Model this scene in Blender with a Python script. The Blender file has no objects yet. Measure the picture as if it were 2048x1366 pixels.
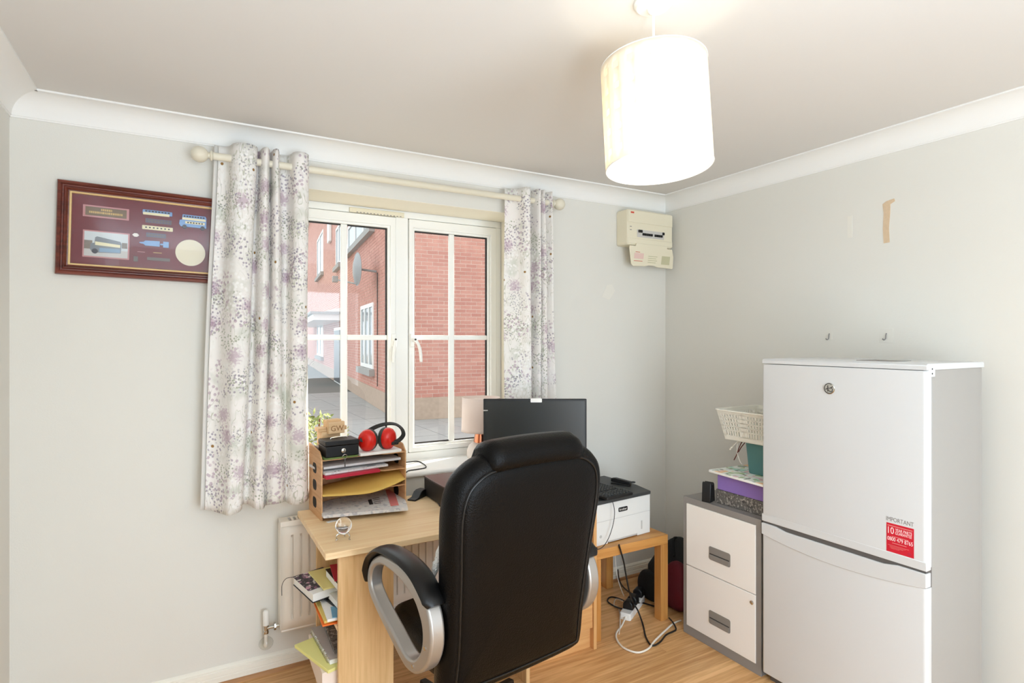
import bpy, bmesh, math, random
from mathutils import Vector, Matrix
random.seed(7)
R = math.radians
SC = bpy.context.scene
COL = SC.collection

# ------------------------------------------------------------------ camera, sky, sun, exposure
F_PX, HORIZON, CAM_H, YAW = 1150.0, 679.0, 1.484, R(29.5)
cam_d = bpy.data.cameras.new('camera')
cam_d.sensor_width = 36.0
cam_d.lens = F_PX / 2048 * 36.0
cam_d.shift_y = (HORIZON - 683.0) / 2048.0
cam_d.clip_start = 0.02
cam_o = bpy.data.objects.new('camera', cam_d)
cam_o.location = (0, 0, CAM_H)
cam_o.rotation_euler = (math.pi / 2, 0, -YAW)
COL.objects.link(cam_o)
SC.camera = cam_o

world = bpy.data.worlds.new('sky'); SC.world = world
world.use_nodes = True
bg = world.node_tree.nodes['Background']
bg.inputs['Color'].default_value = (0.90, 0.95, 1.0, 1)
bg.inputs['Strength'].default_value = 1.35

sun_d = bpy.data.lights.new('sun', 'SUN'); sun_d.energy = 11.0; sun_d.angle = R(0.6)
sun_d.color = (1.0, 0.93, 0.82)
sun_o = bpy.data.objects.new('sun', sun_d); COL.objects.link(sun_o)
SUN_DIR = Vector((0.93 * math.cos(R(35)), 0.36 * math.cos(R(35)), math.sin(R(35))))   # towards the sun
sun_o.rotation_euler = SUN_DIR.to_track_quat('Z', 'Y').to_euler()

fill_d = bpy.data.lights.new('back_fill_lamp', 'AREA'); fill_d.shape = 'RECTANGLE'  # added fill lamp outside the unseen back opening, brightens the walls
fill_d.size, fill_d.size_y, fill_d.energy = 1.5, 2.0, 42.0
fill_d.color = (0.77, 0.92, 1.06)
fill_o = bpy.data.objects.new('back_fill_lamp', fill_d); COL.objects.link(fill_o)
fill_o.location = (1.08, -1.52, 1.15); fill_o.rotation_euler = (R(90), 0, 0)

fl_d = bpy.data.lights.new('bounced_flash', 'SPOT')          # the photographer's flash, turned up at the ceiling behind the camera
fl_d.energy = 205.0; fl_d.spot_size = R(150); fl_d.spot_blend = 1.0; fl_d.shadow_soft_size = .25; fl_d.color = (0.70, 0.88, 1.06)
fl_o = bpy.data.objects.new('bounced_flash', fl_d); COL.objects.link(fl_o)
fl_o.location = (0.10, -0.80, 1.08); fl_o.rotation_euler = Vector((-0.05, -0.15, -1)).to_track_quat('Z', 'Y').to_euler()

BULB_W = 1.5
SC.view_settings.view_transform = 'Standard'
SC.view_settings.look = 'None'
SC.view_settings.gamma = 1.0
SC.view_settings.use_curve_mapping = False
SC.view_settings.exposure = 0.51
SC.cycles.max_bounces = 10
SC.cycles.diffuse_bounces = 6
SC.cycles.transparent_max_bounces = 16
SC.cycles.sample_clamp_indirect = 8.0

# ------------------------------------------------------------------ helpers
_s, _c = math.sin(YAW), math.cos(YAW)
def ray(px, py):
    a = (px - 1024.0) / F_PX
    return (_s + a * _c, _c - a * _s, -(py - HORIZON) / F_PX)
def onX(px, py, v):
    d = ray(px, py); t = v / d[0]; return Vector((v, d[1] * t, CAM_H + d[2] * t))
def onY(px, py, v):
    d = ray(px, py); t = v / d[1]; return Vector((d[0] * t, v, CAM_H + d[2] * t))
def onZ(px, py, v):
    d = ray(px, py); t = (v - CAM_H) / d[2]; return Vector((d[0] * t, d[1] * t, v))

def lin(c):
    c = c / 255.0
    return c / 12.92 if c <= 0.04045 else ((c + 0.055) / 1.055) ** 2.4
def rgb(r, g, b): return (lin(r), lin(g), lin(b), 1.0)

def catmull(pts, n):
    pts = [Vector(p) for p in pts]; m = len(pts) - 1; out = []
    for i in range(n):
        t = i / (n - 1) * m; k = min(int(t), m - 1); f = t - k
        p0 = pts[max(k - 1, 0)]; p1 = pts[k]; p2 = pts[k + 1]; p3 = pts[min(k + 2, m)]
        out.append(0.5 * ((2 * p1) + (p2 - p0) * f + (2 * p0 - 5 * p1 + 4 * p2 - p3) * f * f + (3 * p1 - p0 - 3 * p2 + p3) * f ** 3))
    return out
def catmull_closed(pts, n):
    pts = [Vector(p) for p in pts]; m = len(pts); out = []
    for i in range(n):
        t = i / n * m; k = int(t) % m; f = t - int(t)
        p0, p1, p2, p3 = pts[(k - 1) % m], pts[k], pts[(k + 1) % m], pts[(k + 2) % m]
        out.append(0.5 * ((2 * p1) + (p2 - p0) * f + (2 * p0 - 5 * p1 + 4 * p2 - p3) * f * f + (3 * p1 - p0 - 3 * p2 + p3) * f ** 3))
    return out

class MB:
    def __init__(s): s.v = []; s.f = []; s.uv = {}
    def add(s, vs, fs, M=None):
        o = len(s.v)
        for p in vs:
            p = Vector(p)
            s.v.append(tuple(M @ p) if M else tuple(p))
        s.f += [tuple(i + o for i in f) for f in fs]
        return s
    def box(s, x0, x1, y0, y1, z0, z1, M=None):
        vs = [(x0, y0, z0), (x1, y0, z0), (x1, y1, z0), (x0, y1, z0), (x0, y0, z1), (x1, y0, z1), (x1, y1, z1), (x0, y1, z1)]
        return s.add(vs, [(3, 2, 1, 0), (4, 5, 6, 7), (0, 1, 5, 4), (1, 2, 6, 5), (2, 3, 7, 6), (3, 0, 4, 7)], M)
    def prism(s, poly, d0, d1, M=None):
        n = len(poly)
        vs = [(p[0], p[1], d0) for p in poly] + [(p[0], p[1], d1) for p in poly]
        fs = [tuple(reversed(range(n))), tuple(range(n, 2 * n))] + [(i, (i + 1) % n, n + (i + 1) % n, n + i) for i in range(n)]
        return s.add(vs, fs, M)
    def ring(s, outer, inner, d0, d1, M=None):
        n = len(outer)
        vs = [(p[0], p[1], d0) for p in outer] + [(p[0], p[1], d0) for p in inner] + [(p[0], p[1], d1) for p in outer] + [(p[0], p[1], d1) for p in inner]
        fs = []
        for i in range(n):
            j = (i + 1) % n
            fs += [(j, i, n + i, n + j), (2 * n + i, 2 * n + j, 3 * n + j, 3 * n + i), (i, j, 2 * n + j, 2 * n + i), (n + j, n + i, 3 * n + i, 3 * n + j)]
        return s.add(vs, fs, M)
    def tube(s, pts, r, seg=8, closed=False, M=None):
        pts = [Vector(p) for p in pts]; n = len(pts)
        rs = r if isinstance(r, (list, tuple)) else [r] * n
        vs = []; nrm = None
        for i, p in enumerate(pts):
            if closed: t = pts[(i + 1) % n] - pts[i - 1]
            else: t = pts[min(i + 1, n - 1)] - pts[max(i - 1, 0)]
            if t.length < 1e-9: t = Vector((0, 0, 1))
            t.normalize()
            if nrm is None:
                a = Vector((0, 0, 1)) if abs(t.z) < .9 else Vector((1, 0, 0))
                nrm = t.cross(a).normalized()
            else:
                nrm = (nrm - t * nrm.dot(t))
                nrm = nrm.normalized() if nrm.length > 1e-6 else t.orthogonal().normalized()
            b = t.cross(nrm)
            for k in range(seg):
                an = 2 * math.pi * k / seg
                vs.append(p + (nrm * math.cos(an) + b * math.sin(an)) * rs[i])
        fs = []
        for i in range(n if closed else n - 1):
            j = (i + 1) % n
            for k in range(seg):
                l = (k + 1) % seg
                fs.append((i * seg + k, i * seg + l, j * seg + l, j * seg + k))
        if not closed:
            fs.append(tuple(reversed(range(seg)))); fs.append(tuple((n - 1) * seg + k for k in range(seg)))
        return s.add(vs, fs, M)
    def lathe(s, prof, seg=24, M=None):
        n = len(prof); vs = []
        for r, z in prof:
            r = max(r, 1e-4)
            for k in range(seg):
                an = 2 * math.pi * k / seg; vs.append((r * math.cos(an), r * math.sin(an), z))
        fs = []
        for i in range(n - 1):
            for k in range(seg):
                l = (k + 1) % seg
                fs.append((i * seg + k, i * seg + l, (i + 1) * seg + l, (i + 1) * seg + k))
        fs.append(tuple(reversed(range(seg)))); fs.append(tuple((n - 1) * seg + k for k in range(seg)))
        return s.add(vs, fs, M)
    def loft(s, rings, cap=True, M=None):
        n = len(rings[0]); vs = [p for r in rings for p in r]; fs = []
        for i in range(len(rings) - 1):
            for k in range(n):
                l = (k + 1) % n
                fs.append((i * n + k, i * n + l, (i + 1) * n + l, (i + 1) * n + k))
        if cap:
            fs.append(tuple(reversed(range(n)))); fs.append(tuple((len(rings) - 1) * n + k for k in range(n)))
        return s.add(vs, fs, M)
    def grid(s, rows, M=None):
        nr, nc = len(rows), len(rows[0])
        return s.add([p for r in rows for p in r], [(i * nc + j, i * nc + j + 1, (i + 1) * nc + j + 1, (i + 1) * nc + j) for i in range(nr - 1) for j in range(nc - 1)], M)
    def ball(s, c, rx, ry, rz, seg=20, rings=12, M=None):
        c = Vector(c); prof = []
        vs = []; fs = []
        for i in range(rings + 1):
            th = math.pi * i / rings; rr = max(math.sin(th), 1e-4)
            for k in range(seg):
                an = 2 * math.pi * k / seg
                vs.append(c + Vector((rx * rr * math.cos(an), ry * rr * math.sin(an), -rz * math.cos(th))))
        for i in range(rings):
            for k in range(seg):
                l = (k + 1) % seg
                fs.append((i * seg + k, i * seg + l, (i + 1) * seg + l, (i + 1) * seg + k))
        return s.add(vs, fs, M)
    def mesh(s, name, mat, smooth=False):
        me = bpy.data.meshes.new(name)
        me.from_pydata(s.v, [], s.f)
        if mat: me.materials.append(mat)
        bm = bmesh.new(); bm.from_mesh(me)
        bmesh.ops.recalc_face_normals(bm, faces=bm.faces); bm.to_mesh(me); bm.free()
        if smooth:
            me.polygons.foreach_set('use_smooth', [True] * len(me.polygons))
            me.set_sharp_from_angle(angle=R(smooth if smooth is not True else 40))
        me.update()
        return me
    def build(s, name, mat, parent=None, smooth=False, bevel=0, seg=2, loc=None, rot=None):
        o = bpy.data.objects.new(name, s.mesh(name, mat, smooth))
        COL.objects.link(o)
        if parent: o.parent = parent
        if loc: o.location = loc
        if rot: o.rotation_euler = rot
        if bevel:
            m = o.modifiers.new('bevel', 'BEVEL'); m.width = bevel; m.segments = seg; m.limit_method = 'ANGLE'; m.angle_limit = R(40)
            m.harden_normals = False
            o.data.polygons.foreach_set('use_smooth', [True] * len(o.data.polygons))
            o.data.set_sharp_from_angle(angle=R(50))
        return o

def tag(o, label=None, cat=None, group=None, kind=None):
    if label: o['label'] = label
    if cat: o['category'] = cat
    if group: o['group'] = group
    if kind: o['kind'] = kind
    return o
def thing(name, label, cat, loc=(0, 0, 0), rz=0, group=None, rot=None):
    o = bpy.data.objects.new(name, None); COL.objects.link(o)
    o.empty_display_size = 0.05
    o.location = loc; o.rotation_euler = rot if rot else (0, 0, rz)
    return tag(o, label, cat, group)
def instance(name, me, parent=None, loc=(0, 0, 0), rot=(0, 0, 0), scale=None):
    o = bpy.data.objects.new(name, me); COL.objects.link(o)
    o.parent = parent; o.location = loc; o.rotation_euler = rot
    if scale: o.scale = scale
    return o
def text(name, body, size, mat, parent, M, extrude=0.0004, align='LEFT', sx=1.0, fit=None):
    cu = bpy.data.curves.new('t', 'FONT'); cu.body = body; cu.size = size; cu.extrude = extrude; cu.align_x = align
    cu.resolution_u = 3
    t = bpy.data.objects.new('t', cu); COL.objects.link(t)
    dg = bpy.context.evaluated_depsgraph_get()
    me = bpy.data.meshes.new_from_object(t.evaluated_get(dg))
    bpy.data.objects.remove(t)
    if fit:
        xs = [v.co.x for v in me.vertices]; sx = fit / (max(xs) - min(xs))
        me.transform(Matrix.Translation((-min(xs), 0, 0)))
    me.transform(M @ Matrix.Diagonal((sx, 1, 1, 1)))
    me.materials.clear(); me.materials.append(mat)
    o = bpy.data.objects.new(name, me); COL.objects.link(o); o.parent = parent
    return o
def frame_M(loc, x, y):
    x = Vector(x).normalized(); y = Vector(y).normalized(); z = x.cross(y)
    M = Matrix.Identity(4)
    for i in range(3): M[i][0] = x[i]; M[i][1] = y[i]; M[i][2] = z[i]; M[i][3] = loc[i]
    return M
FACE_Y = lambda p: frame_M(p, (1, 0, 0), (0, 0, 1))        # writing on a surface that faces -Y
FACE_X = lambda p: frame_M(p, (0, -1, 0), (0, 0, 1))       # writing on a surface that faces -X
UP = lambda p: frame_M(p, (1, 0, 0), (0, 1, 0))
XZ = Matrix(((1, 0, 0, 0), (0, 0, 1, 0), (0, 1, 0, 0), (0, 0, 0, 1)))        # poly (x,z) extruded along y
YZ = Matrix(((0, 0, 1, 0), (1, 0, 0, 0), (0, 1, 0, 0), (0, 0, 0, 1)))        # poly (y,z) extruded along x
def rrect(x0, x1, y0, y1, r, n=5):
    out = []
    for cx, cy, a0 in ((x1 - r, y1 - r, 0), (x0 + r, y1 - r, 90), (x0 + r, y0 + r, 180), (x1 - r, y0 + r, 270)):
        for i in range(n + 1):
            a = R(a0 + 90 * i / n); out.append((cx + r * math.cos(a), cy + r * math.sin(a)))
    return out
def circle(cx, cy, r, n=24, ry=None):
    return [(cx + r * math.cos(2 * math.pi * i / n), cy + (ry or r) * math.sin(2 * math.pi * i / n)) for i in range(n)]

# ------------------------------------------------------------------ materials
MATS = {}
def nodes_of(m):
    m.use_nodes = True; nt = m.node_tree
    return nt, nt.nodes, nt.links, nt.nodes['Principled BSDF']
def mat(name, col, rough=0.5, metal=0.0, spec=0.5, var=0.0, vscale=8.0, bump=0.0, bscale=60.0, coat=0.0, trans=0.0, ior=1.45, emit=None):
    m = bpy.data.materials.new(name); MATS[name] = m
    nt, N, L, b = nodes_of(m)
    b.inputs['Base Color'].default_value = col
    b.inputs['Roughness'].default_value = rough; b.inputs['Metallic'].default_value = metal
    b.inputs['Specular IOR Level'].default_value = spec; b.inputs['Coat Weight'].default_value = coat
    b.inputs['Transmission Weight'].default_value = trans; b.inputs['IOR'].default_value = ior
    if emit:
        b.inputs['Emission Color'].default_value = emit[0]; b.inputs['Emission Strength'].default_value = emit[1]
    if var or bump:
        tc = N.new('ShaderNodeTexCoord')
    if var:
        nz = N.new('ShaderNodeTexNoise'); nz.inputs['Scale'].default_value = vscale; nz.inputs['Detail'].default_value = 5
        L.new(tc.outputs['Object'], nz.inputs['Vector'])
        mx = N.new('ShaderNodeMix'); mx.data_type = 'RGBA'
        mx.inputs['A'].default_value = tuple(max(0, c * (1 - var)) for c in col[:3]) + (1,)
        mx.inputs['B'].default_value = tuple(min(1, c * (1 + var)) for c in col[:3]) + (1,)
        L.new(nz.outputs['Fac'], mx.inputs['Factor']); L.new(mx.outputs['Result'], b.inputs['Base Color'])
    if bump:
        nb = N.new('ShaderNodeTexNoise'); nb.inputs['Scale'].default_value = bscale; nb.inputs['Detail'].default_value = 3
        L.new(tc.outputs['Object'], nb.inputs['Vector'])
        bp = N.new('ShaderNodeBump'); bp.inputs['Strength'].default_value = bump; bp.inputs['Distance'].default_value = 0.01
        L.new(nb.outputs['Fac'], bp.inputs['Height']); L.new(bp.outputs['Normal'], b.inputs['Normal'])
    return m
def wood(name, c1, c2, axis='X', scale=1.0, rough=0.45, rnd=False, knots=False, spec=0.4):
    m = bpy.data.materials.new(name); MATS[name] = m
    nt, N, L, b = nodes_of(m)
    tc = N.new('ShaderNodeTexCoord'); mp = N.new('ShaderNodeMapping')
    sc = {'X': (1.2, 22, 22), 'Y': (22, 1.2, 22), 'Z': (22, 22, 1.2)}[axis]
    mp.inputs['Scale'].default_value = tuple(v * scale for v in sc)
    L.new(tc.outputs['Object'], mp.inputs['Vector'])
    src = mp.outputs['Vector']
    if rnd:
        oi = N.new('ShaderNodeObjectInfo'); ad = N.new('ShaderNodeVectorMath'); ad.operation = 'ADD'
        mu = N.new('ShaderNodeMath'); mu.operation = 'MULTIPLY'; mu.inputs[1].default_value = 57.0
        L.new(oi.outputs['Random'], mu.inputs[0]); L.new(mu.outputs[0], ad.inputs[1]); L.new(src, ad.inputs[0]); src = ad.outputs[0]
    n1 = N.new('ShaderNodeTexNoise'); n1.inputs['Scale'].default_value = 1.6; n1.inputs['Detail'].default_value = 7; n1.inputs['Distortion'].default_value = 1.2 if knots else .5
    L.new(src, n1.inputs['Vector'])
    n2 = N.new('ShaderNodeTexNoise'); n2.inputs['Scale'].default_value = 7.0; n2.inputs['Detail'].default_value = 4
    L.new(src, n2.inputs['Vector'])
    mx = N.new('ShaderNodeMath'); mx.operation = 'MULTIPLY_ADD'; mx.inputs[1].default_value = .35; L.new(n2.outputs['Fac'], mx.inputs[0]); L.new(n1.outputs['Fac'], mx.inputs[2])
    cr = N.new('ShaderNodeValToRGB'); cr.color_ramp.elements[0].position = .45; cr.color_ramp.elements[1].position = .88
    cr.color_ramp.elements[0].color = c1; cr.color_ramp.elements[1].color = c2
    L.new(mx.outputs[0], cr.inputs['Fac'])
    out = cr.outputs['Color']
    if rnd:
        hs = N.new('ShaderNodeHueSaturation'); mr = N.new('ShaderNodeMapRange'); mr.inputs['To Min'].default_value = .86; mr.inputs['To Max'].default_value = 1.12
        L.new(oi.outputs['Random'], mr.inputs['Value']); L.new(mr.outputs[0], hs.inputs['Value']); L.new(out, hs.inputs['Color']); out = hs.outputs['Color']
    L.new(out, b.inputs['Base Color'])
    b.inputs['Roughness'].default_value = rough; b.inputs['Specular IOR Level'].default_value = spec
    return m
def glass(name, tint=(1, 1, 1, 1), refl=1.0, rough=0.0):
    m = bpy.data.materials.new(name); MATS[name] = m; m.use_nodes = True
    nt = m.node_tree; N = nt.nodes; L = nt.links; N.clear()
    out = N.new('ShaderNodeOutputMaterial'); tr = N.new('ShaderNodeBsdfTransparent'); gl = N.new('ShaderNodeBsdfGlossy')
    tr.inputs['Color'].default_value = tint; gl.inputs['Roughness'].default_value = rough
    fr = N.new('ShaderNodeLayerWeight'); fr.inputs['Blend'].default_value = .5
    pw_ = N.new('ShaderNodeMath'); pw_.operation = 'POWER'; pw_.inputs[1].default_value = 5.0; L.new(fr.outputs['Facing'], pw_.inputs[0])
    sch = N.new('ShaderNodeMath'); sch.operation = 'MULTIPLY_ADD'; sch.inputs[1].default_value = .96; sch.inputs[2].default_value = .035; L.new(pw_.outputs[0], sch.inputs[0])
    mu = N.new('ShaderNodeMath'); mu.operation = 'MULTIPLY'; mu.inputs[1].default_value = refl
    mx = N.new('ShaderNodeMixShader')
    L.new(sch.outputs[0], mu.inputs[0]); L.new(mu.outputs[0], mx.inputs['Fac']); L.new(tr.outputs[0], mx.inputs[1]); L.new(gl.outputs[0], mx.inputs[2]); L.new(mx.outputs[0], out.inputs['Surface'])
    return m
def cloth_translucent(name, col, tcol, amt):
    m = bpy.data.materials.new(name); MATS[name] = m; m.use_nodes = True
    nt = m.node_tree; N = nt.nodes; L = nt.links; N.clear()
    out = N.new('ShaderNodeOutputMaterial'); d = N.new('ShaderNodeBsdfDiffuse'); t = N.new('ShaderNodeBsdfTranslucent'); mx = N.new('ShaderNodeMixShader')
    d.inputs['Color'].default_value = col; t.inputs['Color'].default_value = tcol; mx.inputs['Fac'].default_value = amt
    L.new(d.outputs[0], mx.inputs[1]); L.new(t.outputs[0], mx.inputs[2]); L.new(mx.outputs[0], out.inputs['Surface'])
    return m

mat('wall_paint', rgb(225, 223, 216), .85, spec=.2, var=.02, vscale=2.5, bump=.04, bscale=180)
mat('ceiling_paint', rgb(222, 219, 215), .9, spec=.15, var=.012, vscale=2)
mat('white_gloss', rgb(238, 236, 230), .35)
mat('cove_white', rgb(240, 239, 236), .8, spec=.2)
mat('sill_white', rgb(253, 253, 251), .3)
mat('upvc', rgb(250, 250, 246), .28)
mat('upvc_cream', rgb(236, 228, 204), .4)
mat('gasket', rgb(52, 48, 46), .6)
mat('rod_cream', rgb(226, 219, 200), .45)
mat('skirting', rgb(240, 236, 224), .4)
wood('bead_wood', rgb(150, 104, 66), rgb(190, 142, 96), 'X')
wood('floor_wood', rgb(196, 142, 86), rgb(236, 190, 134), 'X', 1.0, .38, rnd=True, knots=True)
mat('floor_gap', rgb(92, 60, 34), .7)
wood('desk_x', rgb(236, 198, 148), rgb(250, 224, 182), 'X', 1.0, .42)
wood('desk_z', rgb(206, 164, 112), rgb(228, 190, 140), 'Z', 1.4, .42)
wood('ped_x', rgb(202, 148, 92), rgb(222, 174, 118), 'X', 1.0, .42)
wood('ped_z', rgb(196, 142, 88), rgb(216, 168, 112), 'Z', 1.2, .42)
wood('table_oak', rgb(186, 126, 62), rgb(212, 156, 88), 'X', 1.0, .4)
wood('table_oak_z', rgb(180, 120, 58), rgb(206, 148, 82), 'Z', 1.0, .4)
wood('tray_wood', rgb(196, 146, 100), rgb(222, 178, 132), 'Y', 1.6, .5)
wood('block_wood', rgb(206, 164, 116), rgb(232, 200, 158), 'X', 2.0, .6)
mat('block_letters', rgb(150, 104, 62), .8)
wood('mahogany', rgb(70, 26, 20), rgb(124, 58, 44), 'X', 1.4, .3, spec=.6)
mat('gold_slip', rgb(232, 204, 150), .35, metal=.4)
mat('burgundy_mount', rgb(112, 40, 52), .7, var=.06)
mat('plaque_olive', rgb(116, 96, 74), .5)
mat('plaque_gold', rgb(196, 164, 104), .4, metal=.4)
mat('mount_pink', rgb(196, 140, 142), .7)
mat('card_cream', rgb(228, 220, 196), .7)
mat('photo_sky', rgb(206, 214, 218), .5)
mat('photo_ground', rgb(196, 194, 192), .5)
mat('photo_bus_blue', rgb(128, 158, 186), .5)
mat('photo_bus_grey', rgb(120, 126, 134), .5)
mat('photo_tree', rgb(130, 120, 112), .6, var=.3, vscale=120)
mat('model_blue', rgb(120, 160, 210), .35)
mat('model_cream', rgb(232, 224, 186), .4)
mat('model_dark', rgb(44, 42, 56), .5)
mat('model_seat', rgb(88, 78, 108), .6)
mat('model_grey', rgb(104, 92, 90), .5)
mat('model_white', rgb(236, 232, 226), .5)
glass('window_glass', (.97, .985, .98, 1), 1.0)
glass('picture_glass', (1, 1, 1, 1), .9, .02)
glass('clear_plastic', (.95, .96, .95, 1), 1.6, .05)
mat('crystal', rgb(255, 255, 255), 0.0, trans=1.0, ior=1.5)
mat('silver', rgb(200, 198, 194), .25, metal=1.0)
mat('chrome', rgb(200, 198, 192), .12, metal=1.0)
mat('arm_silver', rgb(178, 174, 170), .38, metal=.75)
mat('leather', rgb(6, 5, 5), .34, spec=.18, var=.25, vscale=5, bump=.22, bscale=260)
mat('leather_pad', rgb(14, 13, 13), .32, spec=.45)
mat('black_plastic', rgb(22, 22, 23), .42)
mat('black_matt', rgb(18, 18, 18), .7)
mat('dark_grey', rgb(52, 54, 54), .5)
mat('screen', rgb(46, 47, 45), .26, spec=.6)
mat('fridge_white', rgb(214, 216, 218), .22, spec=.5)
mat('fridge_side_shaded', rgb(166, 163, 159), .45, spec=.4, bump=.05, bscale=300)  # shade put into the colour: darker than the white front
mat('fridge_gap', rgb(96, 92, 90), .6)
mat('sticker_red', rgb(206, 34, 54), .4)
mat('sticker_white', rgb(250, 226, 228), .5)
mat('print_grey', rgb(126, 122, 122), .6)
mat('cab_grey', rgb(142, 138, 135), .45)
mat('cab_white', rgb(244, 241, 237), .4)
mat('cab_handle', rgb(138, 134, 130), .4)
mat('cab_slot', rgb(62, 60, 58), .6)
mat('printer_white', rgb(232, 233, 230), .4)
mat('printer_dark', rgb(66, 68, 68), .5)
mat('printer_seam', rgb(196, 197, 194), .5)
mat('cream_plastic', rgb(232, 224, 200), .42)
mat('breaker_grey', rgb(206, 202, 196), .5)
mat('red_mark', rgb(204, 82, 62), .5)
mat('pink_print', rgb(228, 196, 186), .6)
mat('green_print', rgb(196, 192, 158), .6)
mat('radiator', rgb(236, 229, 218), .4)
mat('rad_dark', rgb(120, 100, 70), .7)
mat('fleece', rgb(236, 234, 230), .95, bump=.6, bscale=180)
mat('paper_white', rgb(240, 239, 236), .8)
mat('paper_grey', rgb(204, 202, 204), .8, var=.1, vscale=60)
mat('envelope', rgb(228, 190, 100), .7, var=.04, vscale=20)
mat('red_folder', rgb(186, 36, 62), .5)
mat('black_ink', rgb(40, 40, 44), .6)
mat('pink_ink', rgb(222, 132, 130), .7)
mat('orange_card', rgb(236, 116, 40), .6)
mat('yellow_pad', rgb(236, 232, 150), .7)
mat('yellow_folder', rgb(232, 220, 146), .6)
mat('sand_folder', rgb(222, 196, 110), .6)
mat('blue_print', rgb(108, 158, 186), .6)
mat('pink_paper', rgb(238, 222, 210), .8)
mat('grey_notebook', rgb(176, 170, 164), .6, var=.1)
mat('ear_red', rgb(214, 34, 24), .25, spec=.6)
mat('ear_grey', rgb(60, 64, 60), .5)
mat('green_cloth', rgb(104, 124, 66), .8, var=.2, vscale=30)
mat('pc_top_sheen', rgb(84, 62, 60), .3, spec=.6)  # reddish reflection on the lid put into its colour
mat('pc_side', rgb(40, 36, 34), .5)
mat('lamp_pink', rgb(240, 222, 214), .7)
mat('lamp_ceramic', rgb(240, 228, 220), .5)
mat('copper', rgb(214, 140, 108), .16, metal=1.0)
mat('white_plastic', rgb(240, 240, 236), .4)
mat('cable_white', rgb(234, 228, 216), .5)
mat('cable_black', rgb(24, 22, 20), .5)
mat('cable_brown', rgb(104, 48, 40), .5)
mat('bag_black', rgb(20, 20, 22), .8, bump=.3, bscale=60)
mat('bag_red', rgb(96, 14, 30), .75, bump=.3, bscale=50, var=.25, vscale=8)
mat('teal', rgb(88, 134, 134), .55)
mat('purple', rgb(142, 116, 190), .5)
mat('basket', rgb(238, 236, 226), .5)
mat('brown_leather', rgb(138, 96, 70), .6)
mat('torn_paper', rgb(214, 190, 160), .9, var=.12, vscale=60)
mat('filler_white', rgb(230, 227, 218), .9)
mat('tape_clear', rgb(228, 226, 219), .25)
mat('mortar', rgb(236, 218, 206), .9)
mat('stone_sill', rgb(166, 164, 160), .8, var=.1)
mat('slab', rgb(168, 166, 162), .85, var=.12, vscale=4)
mat('slab_joint', rgb(128, 126, 120), .95)
mat('tarmac', rgb(128, 128, 128), .95, var=.2, vscale=20)
mat('door_dark', rgb(70, 72, 76), .4)
mat('house_glass', rgb(120, 132, 142), .1, spec=.8)
mat('dish_grey', rgb(150, 150, 150), .5)
mat('foliage', rgb(136, 144, 84), .7, var=.3, vscale=10)
mat('plinth_brick', rgb(186, 164, 146), .9, var=.2, vscale=12)

def brick_mat():
    m = mat('brick', rgb(190, 112, 94), .85, spec=.2)
    nt, N, L, b = nodes_of(m)
    oi = N.new('ShaderNodeTexCoord'); vo = N.new('ShaderNodeTexNoise'); vo.inputs['Scale'].default_value = 5.0; vo.inputs['Detail'].default_value = 6
    L.new(oi.outputs['Object'], vo.inputs['Vector'])
    ob = N.new('ShaderNodeObjectInfo'); ad = N.new('ShaderNodeMath'); ad.operation = 'MULTIPLY_ADD'; ad.inputs[1].default_value = .3
    L.new(ob.outputs['Random'], ad.inputs[0]); L.new(vo.outputs['Fac'], ad.inputs[2])
    cr = N.new('ShaderNodeValToRGB'); cr.color_ramp.elements[0].position = .35; cr.color_ramp.elements[1].position = 1.0
    cr.color_ramp.elements[0].color = rgb(184, 124, 112); cr.color_ramp.elements[1].color = rgb(212, 158, 142)
    L.new(ad.outputs[0], cr.inputs['Fac']); L.new(cr.outputs['Color'], b.inputs['Base Color'])
    m2 = mat('brick_far', rgb(190, 112, 94), .85, spec=.2)
    nt, N, L, b = nodes_of(m2)
    tc = N.new('ShaderNodeTexCoord'); sp = N.new('ShaderNodeSeparateXYZ'); cb = N.new('ShaderNodeCombineXYZ'); ad = N.new('ShaderNodeMath')
    L.new(tc.outputs['Object'], sp.inputs[0]); L.new(sp.outputs['X'], ad.inputs[0]); L.new(sp.outputs['Y'], ad.inputs[1])
    L.new(ad.outputs[0], cb.inputs['X']); L.new(sp.outputs['Z'], cb.inputs['Y'])
    br = N.new('ShaderNodeTexBrick'); br.inputs['Scale'].default_value = 1.0; br.inputs['Brick Width'].default_value = .225; br.inputs['Row Height'].default_value = .075
    br.inputs['Mortar Size'].default_value = .006
    br.inputs['Color1'].default_value = rgb(188, 128, 116); br.inputs['Color2'].default_value = rgb(206, 150, 136); br.inputs['Mortar'].default_value = rgb(232, 208, 196)
    L.new(cb.outputs[0], br.inputs['Vector']); L.new(br.outputs['Color'], b.inputs['Base Color'])
brick_mat()

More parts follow.
